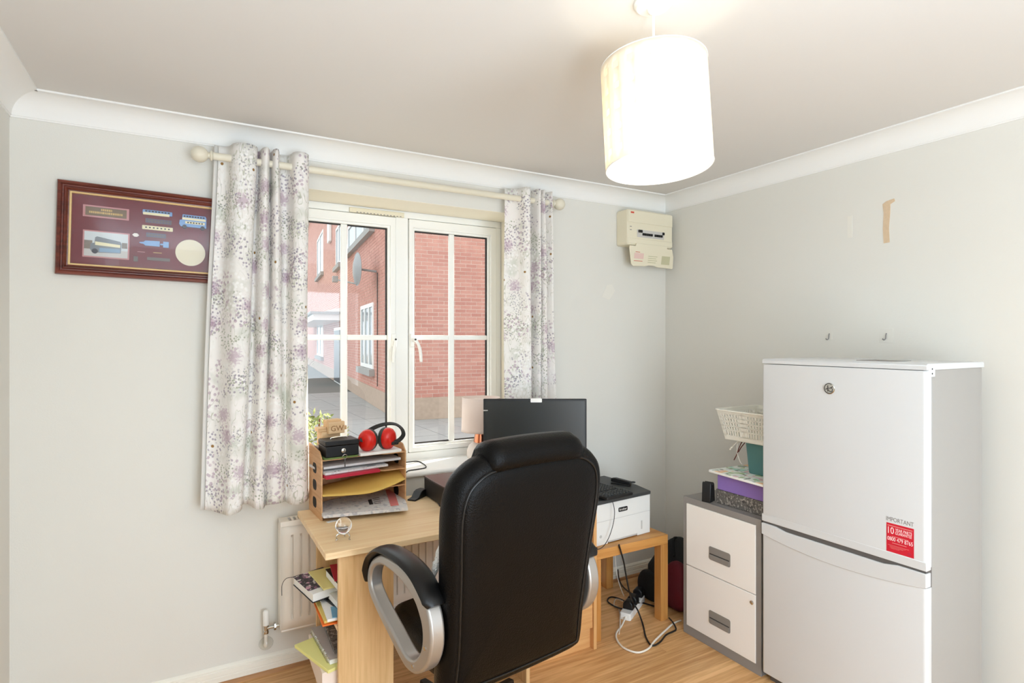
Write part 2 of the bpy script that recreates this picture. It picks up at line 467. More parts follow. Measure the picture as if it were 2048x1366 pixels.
def floral(name, uvname='UVMap'):
    m = bpy.data.materials.new(name); MATS[name] = m; m.use_nodes = True
    nt = m.node_tree; N = nt.nodes; L = nt.links; N.clear()
    uv = N.new('ShaderNodeUVMap'); uv.uv_map = uvname
    def val(op, a, b=None, c=None):
        n = N.new('ShaderNodeMath'); n.operation = op
        for i, x in enumerate((a, b, c)):
            if x is None: continue
            if isinstance(x, (int, float)): n.inputs[i].default_value = x
            else: L.new(x, n.inputs[i])
        return n.outputs[0]
    def noise(scale, det=2, off=0, dist=0):
        mp = N.new('ShaderNodeMapping'); mp.inputs['Location'].default_value = (off, off * .7, off * .3); L.new(uv.outputs[0], mp.inputs[0])
        n = N.new('ShaderNodeTexNoise'); n.inputs['Scale'].default_value = scale; n.inputs['Detail'].default_value = det; n.inputs['Distortion'].default_value = dist
        L.new(mp.outputs[0], n.inputs['Vector']); return n
    def vor(scale, off=0, rnd=1.0, feat='F1'):
        mp = N.new('ShaderNodeMapping'); mp.inputs['Location'].default_value = (off, off * .6, 0); L.new(uv.outputs[0], mp.inputs[0])
        n = N.new('ShaderNodeTexVoronoi'); n.voronoi_dimensions = '2D'; n.feature = feat; n.inputs['Scale'].default_value = scale; n.inputs['Randomness'].default_value = rnd
        L.new(mp.outputs[0], n.inputs['Vector']); return n
    def step(x, lo, hi):
        n = N.new('ShaderNodeMapRange'); n.inputs['From Min'].default_value = lo; n.inputs['From Max'].default_value = hi; n.clamp = True
        L.new(x, n.inputs['Value']); return n.outputs[0]
    def mixc(fac, a, b):
        n = N.new('ShaderNodeMix'); n.data_type = 'RGBA'
        L.new(fac, n.inputs['Factor'])
        for k, x in (('A', a), ('B', b)):
            if isinstance(x, tuple): n.inputs[k].default_value = x
            else: L.new(x, n.inputs[k])
        return n.outputs['Result']
    col = mixc(step(noise(5, 3).outputs['Fac'], .35, .65), rgb(246, 243, 238), rgb(249, 244, 241))
    # sage stems: thin contour lines of a stretched noise
    mp = N.new('ShaderNodeMapping'); mp.inputs['Scale'].default_value = (22, 7, 1); L.new(uv.outputs[0], mp.inputs[0])
    ns = N.new('ShaderNodeTexNoise'); ns.inputs['Scale'].default_value = 1.0; ns.inputs['Detail'].default_value = 2; L.new(mp.outputs[0], ns.inputs['Vector'])
    line = val('ABSOLUTE', val('SUBTRACT', val('FRACT', val('MULTIPLY', ns.outputs['Fac'], 9.0)), .5))
    stem_m = val('MULTIPLY', step(line, .10, .03), step(noise(4, 2, 9).outputs['Fac'], .42, .56))
    col = mixc(val('MULTIPLY', stem_m, .55), col, rgb(150, 156, 118))
    green = val('MULTIPLY', step(noise(9, 4, 21).outputs['Fac'], .55, .70), .45)
    col = mixc(green, col, rgb(188, 196, 178))
    # blossom clusters, berries and seed heads
    for sc, off, r0, ncs, noff, lo_, c, amt in ((52, 0, .26, 6, 3, .52, rgb(252, 250, 247), .95), (60, 5, .22, 8, 14, .555, rgb(150, 136, 156), .7), (66, 8, .20, 7, 33, .56, rgb(156, 162, 136), .7), (46, 11, .24, 7.5, 47, .57, rgb(190, 166, 180), .65), (75, 17, .20, 9, 61, .60, rgb(142, 138, 150), .6)):
        dots = val('MULTIPLY', step(vor(sc, off).outputs['Distance'], r0 + .09, r0), step(noise(ncs, 2, noff).outputs['Fac'], lo_, lo_ + .04))
        col = mixc(val('MULTIPLY', dots, amt), col, c)
    # large pale petals
    col = mixc(val('MULTIPLY', step(noise(16, 1, 71).outputs['Fac'], .62, .66), .7), col, rgb(248, 246, 242))
    # thistle heads: spiky rims around scattered centres
    v = vor(5.2, 3.3, .95); sp = noise(95, 3, 2)
    d = val('ADD', v.outputs['Distance'], val('MULTIPLY', val('SUBTRACT', sp.outputs['Fac'], .5), .55))
    col = mixc(val('MULTIPLY', step(d, .20, .08), .55), col, rgb(180, 146, 170))
    # daisies with ochre centres
    v2 = vor(3.6, 7.7, .9)
    pet = val('MULTIPLY', step(v2.outputs['Distance'], .085, .07), .8); col = mixc(pet, col, rgb(248, 246, 242))
    col = mixc(step(v2.outputs['Distance'], .026, .018), col, rgb(160, 122, 74))
    d1 = N.new('ShaderNodeBsdfDiffuse'); t1 = N.new('ShaderNodeBsdfTranslucent'); mx = N.new('ShaderNodeMixShader'); mx.inputs['Fac'].default_value = .16
    L.new(col, d1.inputs['Color']); L.new(col, t1.inputs['Color']); L.new(d1.outputs[0], mx.inputs[1]); L.new(t1.outputs[0], mx.inputs[2])
    out = N.new('ShaderNodeOutputMaterial'); L.new(mx.outputs[0], out.inputs['Surface'])
    return m
floral('curtain_floral')
cloth_translucent('curtain_lining', rgb(242, 240, 236), rgb(242, 240, 236), .35)
cloth_translucent('shade_fabric', rgb(246, 243, 236), rgb(250, 240, 222), .5)
cloth_translucent('shade_inset', rgb(252, 248, 240), rgb(252, 244, 226), .75)

def busy(name, base, cols, scale=40, rough=.6):
    m = mat(name, base, rough)
    nt, N, L, b = nodes_of(m)
    tc = N.new('ShaderNodeTexCoord'); col = None; prev = base
    for i, c in enumerate(cols):
        n = N.new('ShaderNodeTexNoise'); n.inputs['Scale'].default_value = scale * (1 + .3 * i); n.inputs['Detail'].default_value = 1.5
        mp = N.new('ShaderNodeMapping'); mp.inputs['Location'].default_value = (i * 7.3, i * 3.1, i * 1.7); L.new(tc.outputs['Object'], mp.inputs[0]); L.new(mp.outputs[0], n.inputs['Vector'])
        st = N.new('ShaderNodeMapRange'); st.inputs['From Min'].default_value = .58; st.inputs['From Max'].default_value = .64; L.new(n.outputs['Fac'], st.inputs['Value'])
        mx = N.new('ShaderNodeMix'); mx.data_type = 'RGBA'; L.new(st.outputs[0], mx.inputs['Factor'])
        if isinstance(prev, tuple): mx.inputs['A'].default_value = prev
        else: L.new(prev, mx.inputs['A'])
        mx.inputs['B'].default_value = c; prev = mx.outputs['Result']
    L.new(prev, b.inputs['Base Color'])
    return m
busy('board_print', rgb(238, 242, 236), [rgb(176, 222, 208), rgb(244, 204, 160), rgb(236, 204, 208), rgb(168, 196, 140), rgb(150, 158, 150)], 12)
busy('floral_notebook', rgb(60, 58, 64), [rgb(204, 156, 176), rgb(216, 208, 204), rgb(132, 96, 120)], 40)
busy('stone_card', rgb(104, 100, 96), [rgb(146, 140, 134), rgb(74, 70, 68), rgb(170, 164, 156)], 55)
busy('newsprint', rgb(222, 222, 222), [rgb(206, 206, 210), rgb(190, 190, 196), rgb(232, 226, 224)], 34, .8)
busy('doc_print', rgb(224, 222, 222), [rgb(208, 204, 206), rgb(214, 206, 204)], 50, .8)
M = MATS

# ------------------------------------------------------------------ the room
XL, XR, YW, YB, HC = -0.573, 2.725, 2.778, -1.25, 2.40
OX0, OX1, OZ0, OZ1 = 0.385, 1.632, 0.795, 2.183      # window opening
YF = 3.02                                             # inner face of the window frame
fl = tag(MB().box(XL - .15, XR + .15, YB - .15, YW + .05, -.06, -.007).build('floor', M['floor_gap']), kind='structure')
PW = 0.192
plank_me = {}
row = 0; y = YB
while y < YW - .001:
    y1 = min(y + PW, YW); x = XL - random.random() * 1.1
    while x < XR:
        x0, x1 = max(x, XL), min(x + 1.2, XR)
        if x1 - x0 > .02:
            key = (round(x1 - x0, 3), round(y1 - y, 3))
            if key not in plank_me:
                w, d = x1 - x0 - .0012, y1 - y - .0012
                plank_me[key] = MB().box(-w / 2, w / 2, -d / 2, d / 2, -.007, 0).mesh('plank', M['floor_wood'])
            instance('floor_plank', plank_me[key], fl, ((x0 + x1) / 2, (y + y1) / 2, 0))
        x += 1.2
    y += PW
tag(MB().box(XL - .15, XR + .15, YB - .15, YW + .35, HC, HC + .1).build('ceiling', M['ceiling_paint']), kind='structure')
ww = MB()
ww.box(XL - .15, OX0, YW, 3.10, -.06, HC).box(OX1, XR + .15, YW, 3.10, -.06, HC).box(OX0, OX1, YW, 3.10, -.06, OZ0).box(OX0, OX1, YW, 3.10, OZ1, HC)
wall_w = tag(ww.build('wall_window', M['wall_paint']), kind='structure')
wall_r = tag(MB().box(XR, XR + .15, YB - .15, YW, -.06, HC).build('wall_right', M['wall_paint']), kind='structure')
tag(MB().box(XL - .15, XL, YB - .15, YW, -.06, HC).build('wall_left', M['wall_paint']), kind='structure')
DX0, DX1, DZ = 0.20, 1.95, 2.12                      # unseen, unglazed opening added to let the fill lamp in
wb = MB().box(XL, DX0, YB - .15, YB, -.06, HC).box(DX1, XR, YB - .15, YB, -.06, HC).box(DX0, DX1, YB - .15, YB, DZ, HC)
tag(wb.build('wall_back', M['wall_paint']), kind='structure')
db = MB().box(DX0, DX0 + .05, YB - .13, YB + .01, 0, DZ).box(DX1 - .05, DX1, YB - .13, YB + .01, 0, DZ).box(DX0, DX1, YB - .13, YB + .01, DZ - .05, DZ)
tag(db.build('fill_opening_frame', M['white_gloss']), kind='structure')  # frame around the added opening, out of view

def cove(name, M4, l0, l1):
    prof = [(0, 2.312), (.004, 2.312), (.004, 2.318)]
    for i in range(9):
        a = R(90 * i / 8); prof.append((.09 - .083 * math.cos(a), 2.318 + .075 * math.sin(a)))
    prof += [(.098, 2.393), (.098, HC), (0, HC)]
    return tag(MB().prism(prof, l0, l1, M4).build(name, M['cove_white'], smooth=35), kind='structure')
def side_M(wall):       # (out from wall, z, along) -> world
    if wall == 'window': return Matrix(((0, 0, 1, 0), (-1, 0, 0, YW), (0, 1, 0, 0), (0, 0, 0, 1)))
    if wall == 'right': return Matrix(((-1, 0, 0, XR), (0, 0, 1, 0), (0, 1, 0, 0), (0, 0, 0, 1)))
    if wall == 'left': return Matrix(((1, 0, 0, XL), (0, 0, 1, 0), (0, 1, 0, 0), (0, 0, 0, 1)))
cove('trim_1', side_M('window'), XL, XR); cove('trim_2', side_M('right'), YB, YW); cove('trim_3', side_M('left'), YB, YW)
sk = [(0, 0), (.016, 0), (.016, .034), (.0135, .036), (.0135, .039), (.015, .041), (.014, .058), (.010, .060), (.010, .063), (.011, .066), (.006, .074), (0, .078)]
for w, a, b in (('window', XL, XR), ('right', YB, YW), ('left', YB, YW)):
    bb = tag(MB().prism(sk, a, b, side_M(w)).build('baseboard_' + w, M['skirting'], smooth=30), kind='structure')
    q = [(.016, 0), (.030, 0), (.029, .006), (.024, .012), (.016, .014)]
    MB().prism(q, a, b, side_M(w)).build('floor_bead', M['bead_wood'], bb, smooth=30)

# wall marks (shapes of their own)
p = onX(1700, 432, XR); q = onX(1700, 475, XR)
MB().box(XR - .0012, XR, p.y - .011, p.y + .011, q.z, p.z).build('filler_patch', M['filler_white'], wall_r)
p = onX(1772, 403, XR); q = onX(1772, 488, XR)
tp = [(0, 0), (.012, .004), (.022, .006), (.024, -.006), (.012, -.016), (.011, -.06), (.008, -.12), (.010, -.185), (-.006, -.186), (-.008, -.12), (-.006, -.05), (-.009, -.01)]
MB().prism([(p.y - a * 1.6, p.z + b) for a, b in tp], XR - .0012, XR, YZ).build('torn_paper_strip', M['torn_paper'], wall_r)
c = onY(1216, 585, YW)
MB().prism([(c.x + a, c.z + b) for a, b in ((-.05, -.03), (-.01, .045), (.03, .05), (.055, .012), (.01, -.045))], YW - .001, YW, XZ).build('filler_patch', M['filler_white'], wall_w)
for i, (px, py, lab) in enumerate(((1659, 672, 'small clear adhesive hook on the wall, the one nearer the corner'), (1773, 672, 'small clear adhesive hook on a taped square, above the middle of the fridge'))):
    p = onX(px, py, XR)
    h = thing('adhesive_hook', lab, 'hook', (XR, p.y, p.z), group='adhesive hooks above the fridge')
    s_ = .028 if i else .017
    MB().box(-.0015, -.0002, -s_, s_, -s_ * 1.1, s_ * 1.2).build('backplate', M['tape_clear'], h, bevel=.0004)
    MB().tube(catmull([(-.001, 0, .012), (-.006, 0, .004), (-.007, .001, -.012), (-.010, .006, -.018), (-.014, .010, -.012)], 14), .0022, 6).build('hook', M['print_grey'], h, smooth=True)

# ------------------------------------------------------------------ window
win = tag(thing('window_1', None, None, (0, 0, 0)), kind='structure')
fz0, fz1 = .822, OZ1
for nm, bx4 in (('frame_head', (OX0, OX1, fz1 - .036, fz1)), ('frame_bottom', (OX0, OX1, fz0 - .001, fz0 + .040)), ('frame_jamb', (OX0, OX0 + .042, fz0 + .040, fz1 - .036)), ('frame_jamb', (OX1 - .034, OX1, fz0 + .040, fz1 - .036)), ('mullion', (.985, 1.055, fz0 + .040, fz1 - .036))):
    MB().box(bx4[0], bx4[1], YF, YF + .065, bx4[2], bx4[3]).build(nm, M['upvc'], win, bevel=.002)
for x0_, x1_, z0_, z1_ in ((OX0 + .042, .985, 2.10, fz1 - .036), (1.055, OX1 - .034, 2.10, fz1 - .036), (OX0 + .042, .985, fz0 + .04, .89), (1.055, OX1 - .034, fz0 + .04, .89)):
    MB().box(x0_, x1_, YF + .051, YF + .065, z0_, z1_).build('rebate', M['upvc'], win)

def ringpoly(x0, x1, z0, z1): return [(x0, z0), (x1, z0), (x1, z1), (x0, z1)]
for k, (sx0, sx1, gx0, gx1) in enumerate(((.430, .982, .482, .942), (1.058, 1.597, 1.093, 1.547))):
    gz0, gz1 = .905, 2.085
    sb = MB()
    sb.ring(ringpoly(sx0, sx1, .866, 2.143), ringpoly(gx0 - .012, gx1 + .012, gz0 - .012, gz1 + .012), YF - .012, YF + .05, XZ)
    sash = sb.build('sash', M['upvc'], win, bevel=.004)
    bd = MB().ring(ringpoly(gx0 - .013, gx1 + .013, gz0 - .013, gz1 + .013), ringpoly(gx0, gx1, gz0, gz1), YF + .0, YF + .02, XZ)
    bd.build('glazing_bead', M['upvc'], sash, bevel=.004)
    MB().ring(ringpoly(gx0 - .002, gx1 + .002, gz0 - .002, gz1 + .002), ringpoly(gx0 + .007, gx1 - .007, gz0 + .007, gz1 - .007), YF + .02, YF + .028, XZ).build('gasket', M['gasket'], sash)
    MB().box(gx0, gx1, YF + .030, YF + .034, gz0, gz1).build('pane', M['window_glass'], sash)
    bx = (gx0 + gx1) / 2 if k else .713
    MB().box(bx - .017, bx + .017, YF + .014, YF + .029, gz0, gz1).build('glazing_bar', M['upvc'], sash, bevel=.004)
    MB().box(gx0, bx - .017, YF + .014, YF + .029, 1.481, 1.508).box(bx + .017, gx1, YF + .014, YF + .029, 1.481, 1.508).build('glazing_bar', M['upvc'], sash, bevel=.004)
    hx = 1.072 if k else .970; sg = 1 if k else -1
    hd = MB().box(hx - .012, hx + .012, YF - .026, YF - .012, 1.445, 1.515).build('handle', M['upvc'], sash, bevel=.004)
    lev = catmull([(hx, YF - .026, 1.482), (hx + sg * .004, YF - .05, 1.482), (hx + sg * (.020 if k else .006), YF - .056, 1.46), (hx + sg * (.034 if k else .010), YF - .052, 1.42), (hx + sg * (.040 if k else .012), YF - .05, 1.362)], 16)
    MB().tube(lev, [.011, .011, .0105, .010, .010, .0095, .009, .009, .009, .009, .009, .009, .009, .009, .0085, .008], 10).build('lever', M['upvc'], hd, smooth=True)
    MB().lathe([(.0055, 0), (.0055, .004)], 12, frame_M((hx + sg * .004, YF - .058, 1.484), (1, 0, 0), (0, 0, 1))).build('lock', M['black_plastic'], hd)
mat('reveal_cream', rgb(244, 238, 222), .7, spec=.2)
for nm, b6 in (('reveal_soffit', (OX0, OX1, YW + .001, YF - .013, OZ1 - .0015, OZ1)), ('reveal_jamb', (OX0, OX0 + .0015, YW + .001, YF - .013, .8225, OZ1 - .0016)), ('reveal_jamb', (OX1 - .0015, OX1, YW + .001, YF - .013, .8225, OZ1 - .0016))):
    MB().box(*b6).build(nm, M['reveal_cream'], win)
tv = MB().box(.735, 1.03, YF - .012, YF, 2.146, 2.172).build('trickle_vent', M['upvc_cream'], win, bevel=.003)
ms = MB()
for i in range(14): ms.box(.77 + i * .018, .779 + i * .018, YF - .0125, YF - .011, 2.1475, 2.151)
ms.build('slots', M['print_grey'], tv)
sp_ = [(YF + .01, OZ0), (2.752, OZ0 - .001)]
for i in range(9):
    a = R(-90 - 180 * i / 8); sp_.append((2.749 + .014 * math.cos(a), .808 + .014 * math.sin(a)))
sp_ += [(2.78, .8222), (YF + .01, .8222)]
MB().prism(sp_, OX0 + .001, OX1 - .001, YZ).prism([(a, b) for a, b in sp_ if a < 2.7775] + [(2.7775, .8222), (2.7775, OZ0)][::1], OX0 - .06, OX0 + .001, YZ).prism([(a, b) for a, b in sp_ if a < 2.7775] + [(2.7775, .8222), (2.7775, OZ0)], OX1 - .001, OX1 + .06, YZ).build('window_sill', M['sill_white'], win, smooth=35)

# ------------------------------------------------------------------ curtains and rod
ROD_Y, ROD_Z = 2.69, 2.246
rod = thing('curtain_rod', 'cream wooden curtain rod with ball finials above the window', 'curtain rod', (.93, ROD_Y, ROD_Z))
AX = Matrix(((0, 0, 1, 0), (1, 0, 0, 0), (0, 1, 0, 0), (0, 0, 0, 1)))
MB().tube([(-.835, 0, 0), (.85, 0, 0)], .0155, 16).build('pole', M['rod_cream'], rod, smooth=True)
for sg, x in ((-1, -.835), (1, .85)):
    prof = [(.012, 0), (.019, .002), (.021, .006), (.019, .010), (.012, .012), (.012, .018)]
    for i in range(11):
        a = R(-70 + 160 * i / 10); prof.append((.033 * math.cos(a), .049 + .033 * math.sin(a)))
    Mx = frame_M((x, 0, 0), (0, 1, 0), (0, 0, 1)) if sg > 0 else frame_M((x, 0, 0), (0, 0, 1), (0, 1, 0))
    MB().lathe(prof, 24, Mx).build('finial', M['rod_cream'], rod, smooth=True)
for x in (-.83 + .06, .80):
    b_ = MB().tube([(x, YW - ROD_Y, 0), (x, .012, 0)], .009, 10)
    b_.lathe([(.022, 0), (.022, .006), (.014, .012)], 16, frame_M((x, YW - ROD_Y, 0), (1, 0, 0), (0, 0, 1)))
    b_.build('bracket', M['rod_cream'], rod, smooth=30)

def curtain(name, label, top, bot, y_top, y_bot, z_top, z_bot, lining_left):
    n, rows = 110, 46
    T = catmull([(a, b, 0) for a, b in top], n); B = catmull([(a, b, 0) for a, b in bot], n)
    grid = []; rnd = random.Random(len(name) + len(label))
    ph = [rnd.uniform(0, 6.28) for _ in range(4)]
    for j in range(rows):
        t = j / (rows - 1); z = z_top + (z_bot - z_top) * t
        e = t
        r_ = []
        for i in range(n):
            x = T[i].x * (1 - e) + B[i].x * e; yo = T[i].y * (1 - e) + B[i].y * e
            x += .004 * math.sin(5 * t + ph[0] + i * .06) * min(1, 3 * t) * (1 - .0 * t)
            yo += .006 * math.sin(4 * t + ph[1] + i * .11) * t
            zz = z + (.010 * math.sin(i * .16 + ph[2]) * t ** 6)
            r_.append(Vector((x, y_top * (1 - e) + y_bot * e + yo, zz)))
        grid.append(r_)
    root = thing(name, label, 'curtain', (grid[-1][n // 2].x, y_bot, z_bot), group='floral window curtains')
    off = Vector(root.location)
    def sheet(nm, rows_, m_, th):
        mb = MB().grid([[p - off for p in r] for r in rows_])
        o = mb.build(nm, m_, root, smooth=80)
        # unfolded cloth coordinates in metres
        ul = [0.0]
        for i in range(1, len(rows_[0])): ul.append(ul[-1] + (rows_[20][i] - rows_[20][i - 1]).length)
        lay = o.data.uv_layers.new(name='UVMap'); nc = len(rows_[0])
        for lp in o.data.loops:
            i = lp.vertex_index % nc; j = lp.vertex_index // nc
            lay.data[lp.index].uv = (ul[i] + (3.1 if lining_left is None else 0), rows_[j][0].z)
        sm = o.modifiers.new('thickness', 'SOLIDIFY'); sm.thickness = th; sm.offset = 0
        return o
    sheet('fabric', grid, M['curtain_floral'], .0016)
    if lining_left is not None:
        lin_rows = [[p + Vector((0, .009, 0)) for p in r[:26]] for r in grid]
        for r in lin_rows:
            x0 = r[0].x
            r[0] = Vector((x0 - .017, r[0].y - .012, r[0].z)); r[1] = Vector((x0 - .010, r[1].y - .014, r[1].z)); r[2] = Vector((x0 - .004, r[2].y - .006, r[2].z))
        sheet('lining', lin_rows, M['curtain_lining'], .0012)
    return root
curtain('window_curtain', 'cream floral eyelet curtain gathered over the framed bus display, left of the window',
    [(.118, .035), (.138, .04), (.158, .02), (.172, -.03), (.20, -.055), (.24, -.05), (.262, -.02), (.268, .03), (.276, .03), (.285, -.03), (.300, -.045), (.312, -.01), (.316, .03), (.322, .02), (.328, -.03), (.340, -.045), (.350, -.01), (.358, .035), (.385, .045), (.400, .01), (.412, -.04), (.44, -.055), (.468, -.03), (.478, .02)],
    [(.062, .02), (.078, .03), (.10, .02), (.125, -.01), (.145, -.05), (.18, -.05), (.197, -.03), (.203, .01), (.222, .025), (.238, 0), (.255, -.035), (.283, -.03), (.293, 0), (.298, .01), (.305, -.01), (.325, -.035), (.355, -.03), (.372, -.005), (.38, .015), (.388, 0), (.40, -.025), (.43, -.04), (.455, -.03), (.470, .01)],
    ROD_Y, 2.665, 2.303, .775, True)
curtain('window_curtain', 'narrow cream floral eyelet curtain beside the fuse box, behind the monitor',
    [(1.494, .03), (1.52, .035), (1.55, .03), (1.568, .01), (1.578, -.035), (1.60, -.05), (1.618, -.03), (1.627, .03), (1.645, .04), (1.657, .01), (1.664, -.03), (1.675, -.045), (1.685, -.02), (1.689, .02), (1.694, -.02), (1.705, -.04), (1.715, -.01), (1.725, .03), (1.745, 0), (1.76, -.03), (1.776, 0)],
    [(1.475, .02), (1.50, -.01), (1.53, -.03), (1.56, -.035), (1.59, -.04), (1.615, -.035), (1.632, 0), (1.638, .03), (1.642, .03), (1.646, 0), (1.655, -.02), (1.67, -.03), (1.685, -.02), (1.695, 0), (1.705, -.02), (1.725, -.035), (1.745, -.025), (1.757, .01), (1.77, -.01), (1.79, -.02), (1.812, .01)],
    ROD_Y, 2.675, 2.303, .775, None)

# ------------------------------------------------------------------ pendant light
pl = thing('pendant_light', 'lit white drum pendant with small square cut-outs hanging from the ceiling', 'pendant lamp', (1.101, 1.168, HC))
SH = Vector((1.101, 1.147, 1.945)) - Vector(pl.location); SR, SHH = .140, .281
axis = Vector((-.004, .074, 0)); axis.z = math.sqrt(1 - axis.length_squared)
e1 = Vector((0, 1, 0)).cross(axis).normalized(); e2 = axis.cross(e1)
SM = Matrix.Identity(4)
for i in range(3): SM[i][0] = e1[i]; SM[i][1] = e2[i]; SM[i][2] = axis[i]; SM[i][3] = SH[i]
MB().lathe([(.052, 0), (.052, -.008), (.045, -.016), (.018, -.020), (.012, -.032), (.006, -.036)], 32).build('ceiling_rose', M['white_plastic'], pl, smooth=35)
hub = SM @ Vector((0, 0, SHH * .80))
MB().tube([(0, 0, -.03), (0, 0, -.08), hub + Vector((0, 0, .06))], .0035, 8).build('cord', M['white_plastic'], pl, smooth=True)
MB().lathe([(.012, .06), (.019, .05), (.021, .0), (.019, -.03)], 20, Matrix.Translation(hub)).build('lamp_holder', M['white_plastic'], pl, smooth=35)
n = 72
shell = MB(); dA = .0085 / SR; angs = []
for k in range(20):
    a = 2 * math.pi * k / 20 + .07; g = 2 * math.pi / 20 - 2 * dA
    angs += [a - dA, a + dA, a + dA + g / 3, a + dA + 2 * g / 3]
zl_ = [0]
for r_ in range(5): zl_ += [.032 + r_ * .054 - .0085, .032 + r_ * .054 + .0085]
zl_.append(SHH)
shell.v = [tuple(SM @ Vector((SR * math.cos(a), SR * math.sin(a), z))) for z in zl_ for a in angs]
na = len(angs)
for zi in range(len(zl_) - 1):
    for ai in range(na):
        if zi % 2 == 1 and ai % 4 == 0: continue
        shell.f.append((zi * na + ai, zi * na + (ai + 1) % na, (zi + 1) * na + (ai + 1) % na, (zi + 1) * na + ai))
shade = shell.build('shade', M['shade_fabric'], pl, smooth=True)
so = shade.modifiers.new('thickness', 'SOLIDIFY'); so.thickness = .0012; so.offset = 0
for z in (0, SHH):
    MB().tube([SM @ Vector((SR * math.cos(a), SR * math.sin(a), z)) for a in [2 * math.pi * i / n for i in range(n)]], .0016, 6, closed=True).build('shade_rim', M['white_plastic'], shade, smooth=True)
sq = MB().box(-.0085, .0085, -.0003, .0003, -.0085, .0085).mesh('square_inset', M['shade_inset'])
for r_ in range(5):
    for k in range(20):
        a = 2 * math.pi * k / 20 + .07
        o = instance('square_inset', sq, shade)
        P = SM @ Vector((SR * math.cos(a), SR * math.sin(a), .032 + r_ * .054))
        er = (SM.to_3x3() @ Vector((math.cos(a), math.sin(a), 0))); et = (SM.to_3x3() @ Vector((-math.sin(a), math.cos(a), 0)))
        o.matrix_local = Matrix(((et.x, er.x, axis.x, P.x), (et.y, er.y, axis.y, P.y), (et.z, er.z, axis.z, P.z), (0, 0, 0, 1)))
spk = MB()
for k in range(3):
    a = 2 * math.pi * k / 3 + .4
    spk.tube([hub + Vector((0, 0, -.01)), SM @ Vector(((SR - .002) * math.cos(a), (SR - .002) * math.sin(a), SHH - .012))], .0014, 6)
spk.build('shade_carrier', M['white_plastic'], pl)
bulb_c = hub + Vector((0, 0, -.075))
mat('bulb_glow', rgb(255, 250, 240), .5, emit=((1, .86, .62, 1), 3.0))
MB().ball(bulb_c, .027, .027, .036, 16, 10).build('bulb', M['bulb_glow'], pl, smooth=True)
bl_d = bpy.data.lights.new('bulb_light', 'POINT'); bl_d.energy = BULB_W; bl_d.color = (1, .90, .72); bl_d.shadow_soft_size = .05
bl = bpy.data.objects.new('bulb_light', bl_d); COL.objects.link(bl); bl.parent = pl; bl.location = bulb_c + Vector((0, 0, -.09))

# ------------------------------------------------------------------ framed bus display
PC = (-.100, YW, 1.907)
pic = thing('framed_display', 'mahogany framed display case with model bus pieces and a bus photograph', 'picture', PC, rot=(0, R(1.3), 0))
W2, H2 = .332, .180
def pl_(px, py):     # picture pixel -> local (x, z)
    p = onY(px, py, YW - .02); a = R(1.3); dx, dz = p.x - PC[0], p.z - PC[2]
    return (dx * math.cos(a) - dz * math.sin(a), dx * math.sin(a) + dz * math.cos(a))
def moulding(name, steps, mat_, parent):      # nested rectangles: (inset, y)
    mb = MB(); rings = []
    for ins, y in steps:
        rings.append([(-W2 + ins, y, -H2 + ins), (W2 - ins, y, -H2 + ins), (W2 - ins, y, H2 - ins), (-W2 + ins, y, H2 - ins)])
    mb.loft(rings, cap=False)
    return mb.build(name, mat_, parent)
moulding('frame', [(0, -.001), (0, -.026), (.003, -.032), (.010, -.034), (.014, -.030), (.016, -.025), (.021, -.025), (.024, -.030), (.029, -.031), (.032, -.026), (.034, -.022), (.039, -.021), (.039, -.004)], M['mahogany'], pic)
moulding('gold_slip', [(.038, -.006), (.038, -.0225), (.041, -.0235), (.0445, -.0215), (.0445, -.006)], M['gold_slip'], pic)
MB().box(-W2 + .03, W2 - .03, -.006, -.002, -H2 + .03, H2 - .03).build('mount_board', M['burgundy_mount'], pic)
MB().box(-W2 + .043, W2 - .043, -.0195, -.0185, -H2 + .043, H2 - .043).build('pane', M['picture_glass'], pic)
def flat(name, px0, py0, px1, py1, m_, y0=-.008, th=.0015, parent=pic, quad=None):
    a = pl_(px0, py0); b = pl_(px1, py1)
    return MB().box(min(a[0], b[0]), max(a[0], b[0]), y0 - th, y0, min(a[1], b[1]), max(a[1], b[1])).build(name, m_, parent)
tc0 = pl_(169, 409); tc1 = pl_(257, 437)
def rect_at(cx_, cz_, w, h, m_, name, parent=pic, y=-.0075, th=.0012): return MB().box(cx_ - w / 2, cx_ + w / 2, y - th, y, cz_ - h / 2, cz_ + h / 2).build(name, m_, parent)
c0 = pl_(212, 424)
tp_ = rect_at(c0[0], c0[1], .150, .046, M['mount_pink'], 'title_plaque')
rect_at(c0[0], c0[1], .134, .034, M['plaque_olive'], 'plate', tp_, -.009)
for dz, w, x in ((.008, .034, .0), (-.004, .110, 0)):
    lb = MB(); xx = c0[0] + x - w / 2; rr = random.Random(3)
    while xx < c0[0] + x + w / 2:
        ww_ = rr.uniform(.003, .007); lb.box(xx, xx + ww_, -.0108, -.010, c0[1] + dz - .004, c0[1] + dz + .004); xx += ww_ + .0016
    lb.build('gilt_lettering', M['plaque_gold'], tp_)
c1 = pl_(212, 489)
ph = rect_at(c1[0], c1[1], .152, .106, M['mount_pink'], 'photograph_card')
rect_at(c1[0], c1[1], .142, .096, M['photo_sky'], 'photo_sky', ph, -.009)
rect_at(c1[0], c1[1] - .034, .142, .028, M['photo_ground'], 'photo_road', ph, -.0102)
rect_at(c1[0] - .058, c1[1] - .004, .026, .034, M['photo_tree'], 'photo_trees', ph, -.0102)
rect_at(c1[0] + .060, c1[1] + .002, .018, .022, M['photo_tree'], 'photo_trees', ph, -.0102)
bp_ = [(-.040, -.034), (.048, -.030), (.050, .008), (.046, .016), (-.030, .030), (-.036, .026), (-.038, .004), (-.050, .002), (-.052, -.020), (-.046, -.032)]
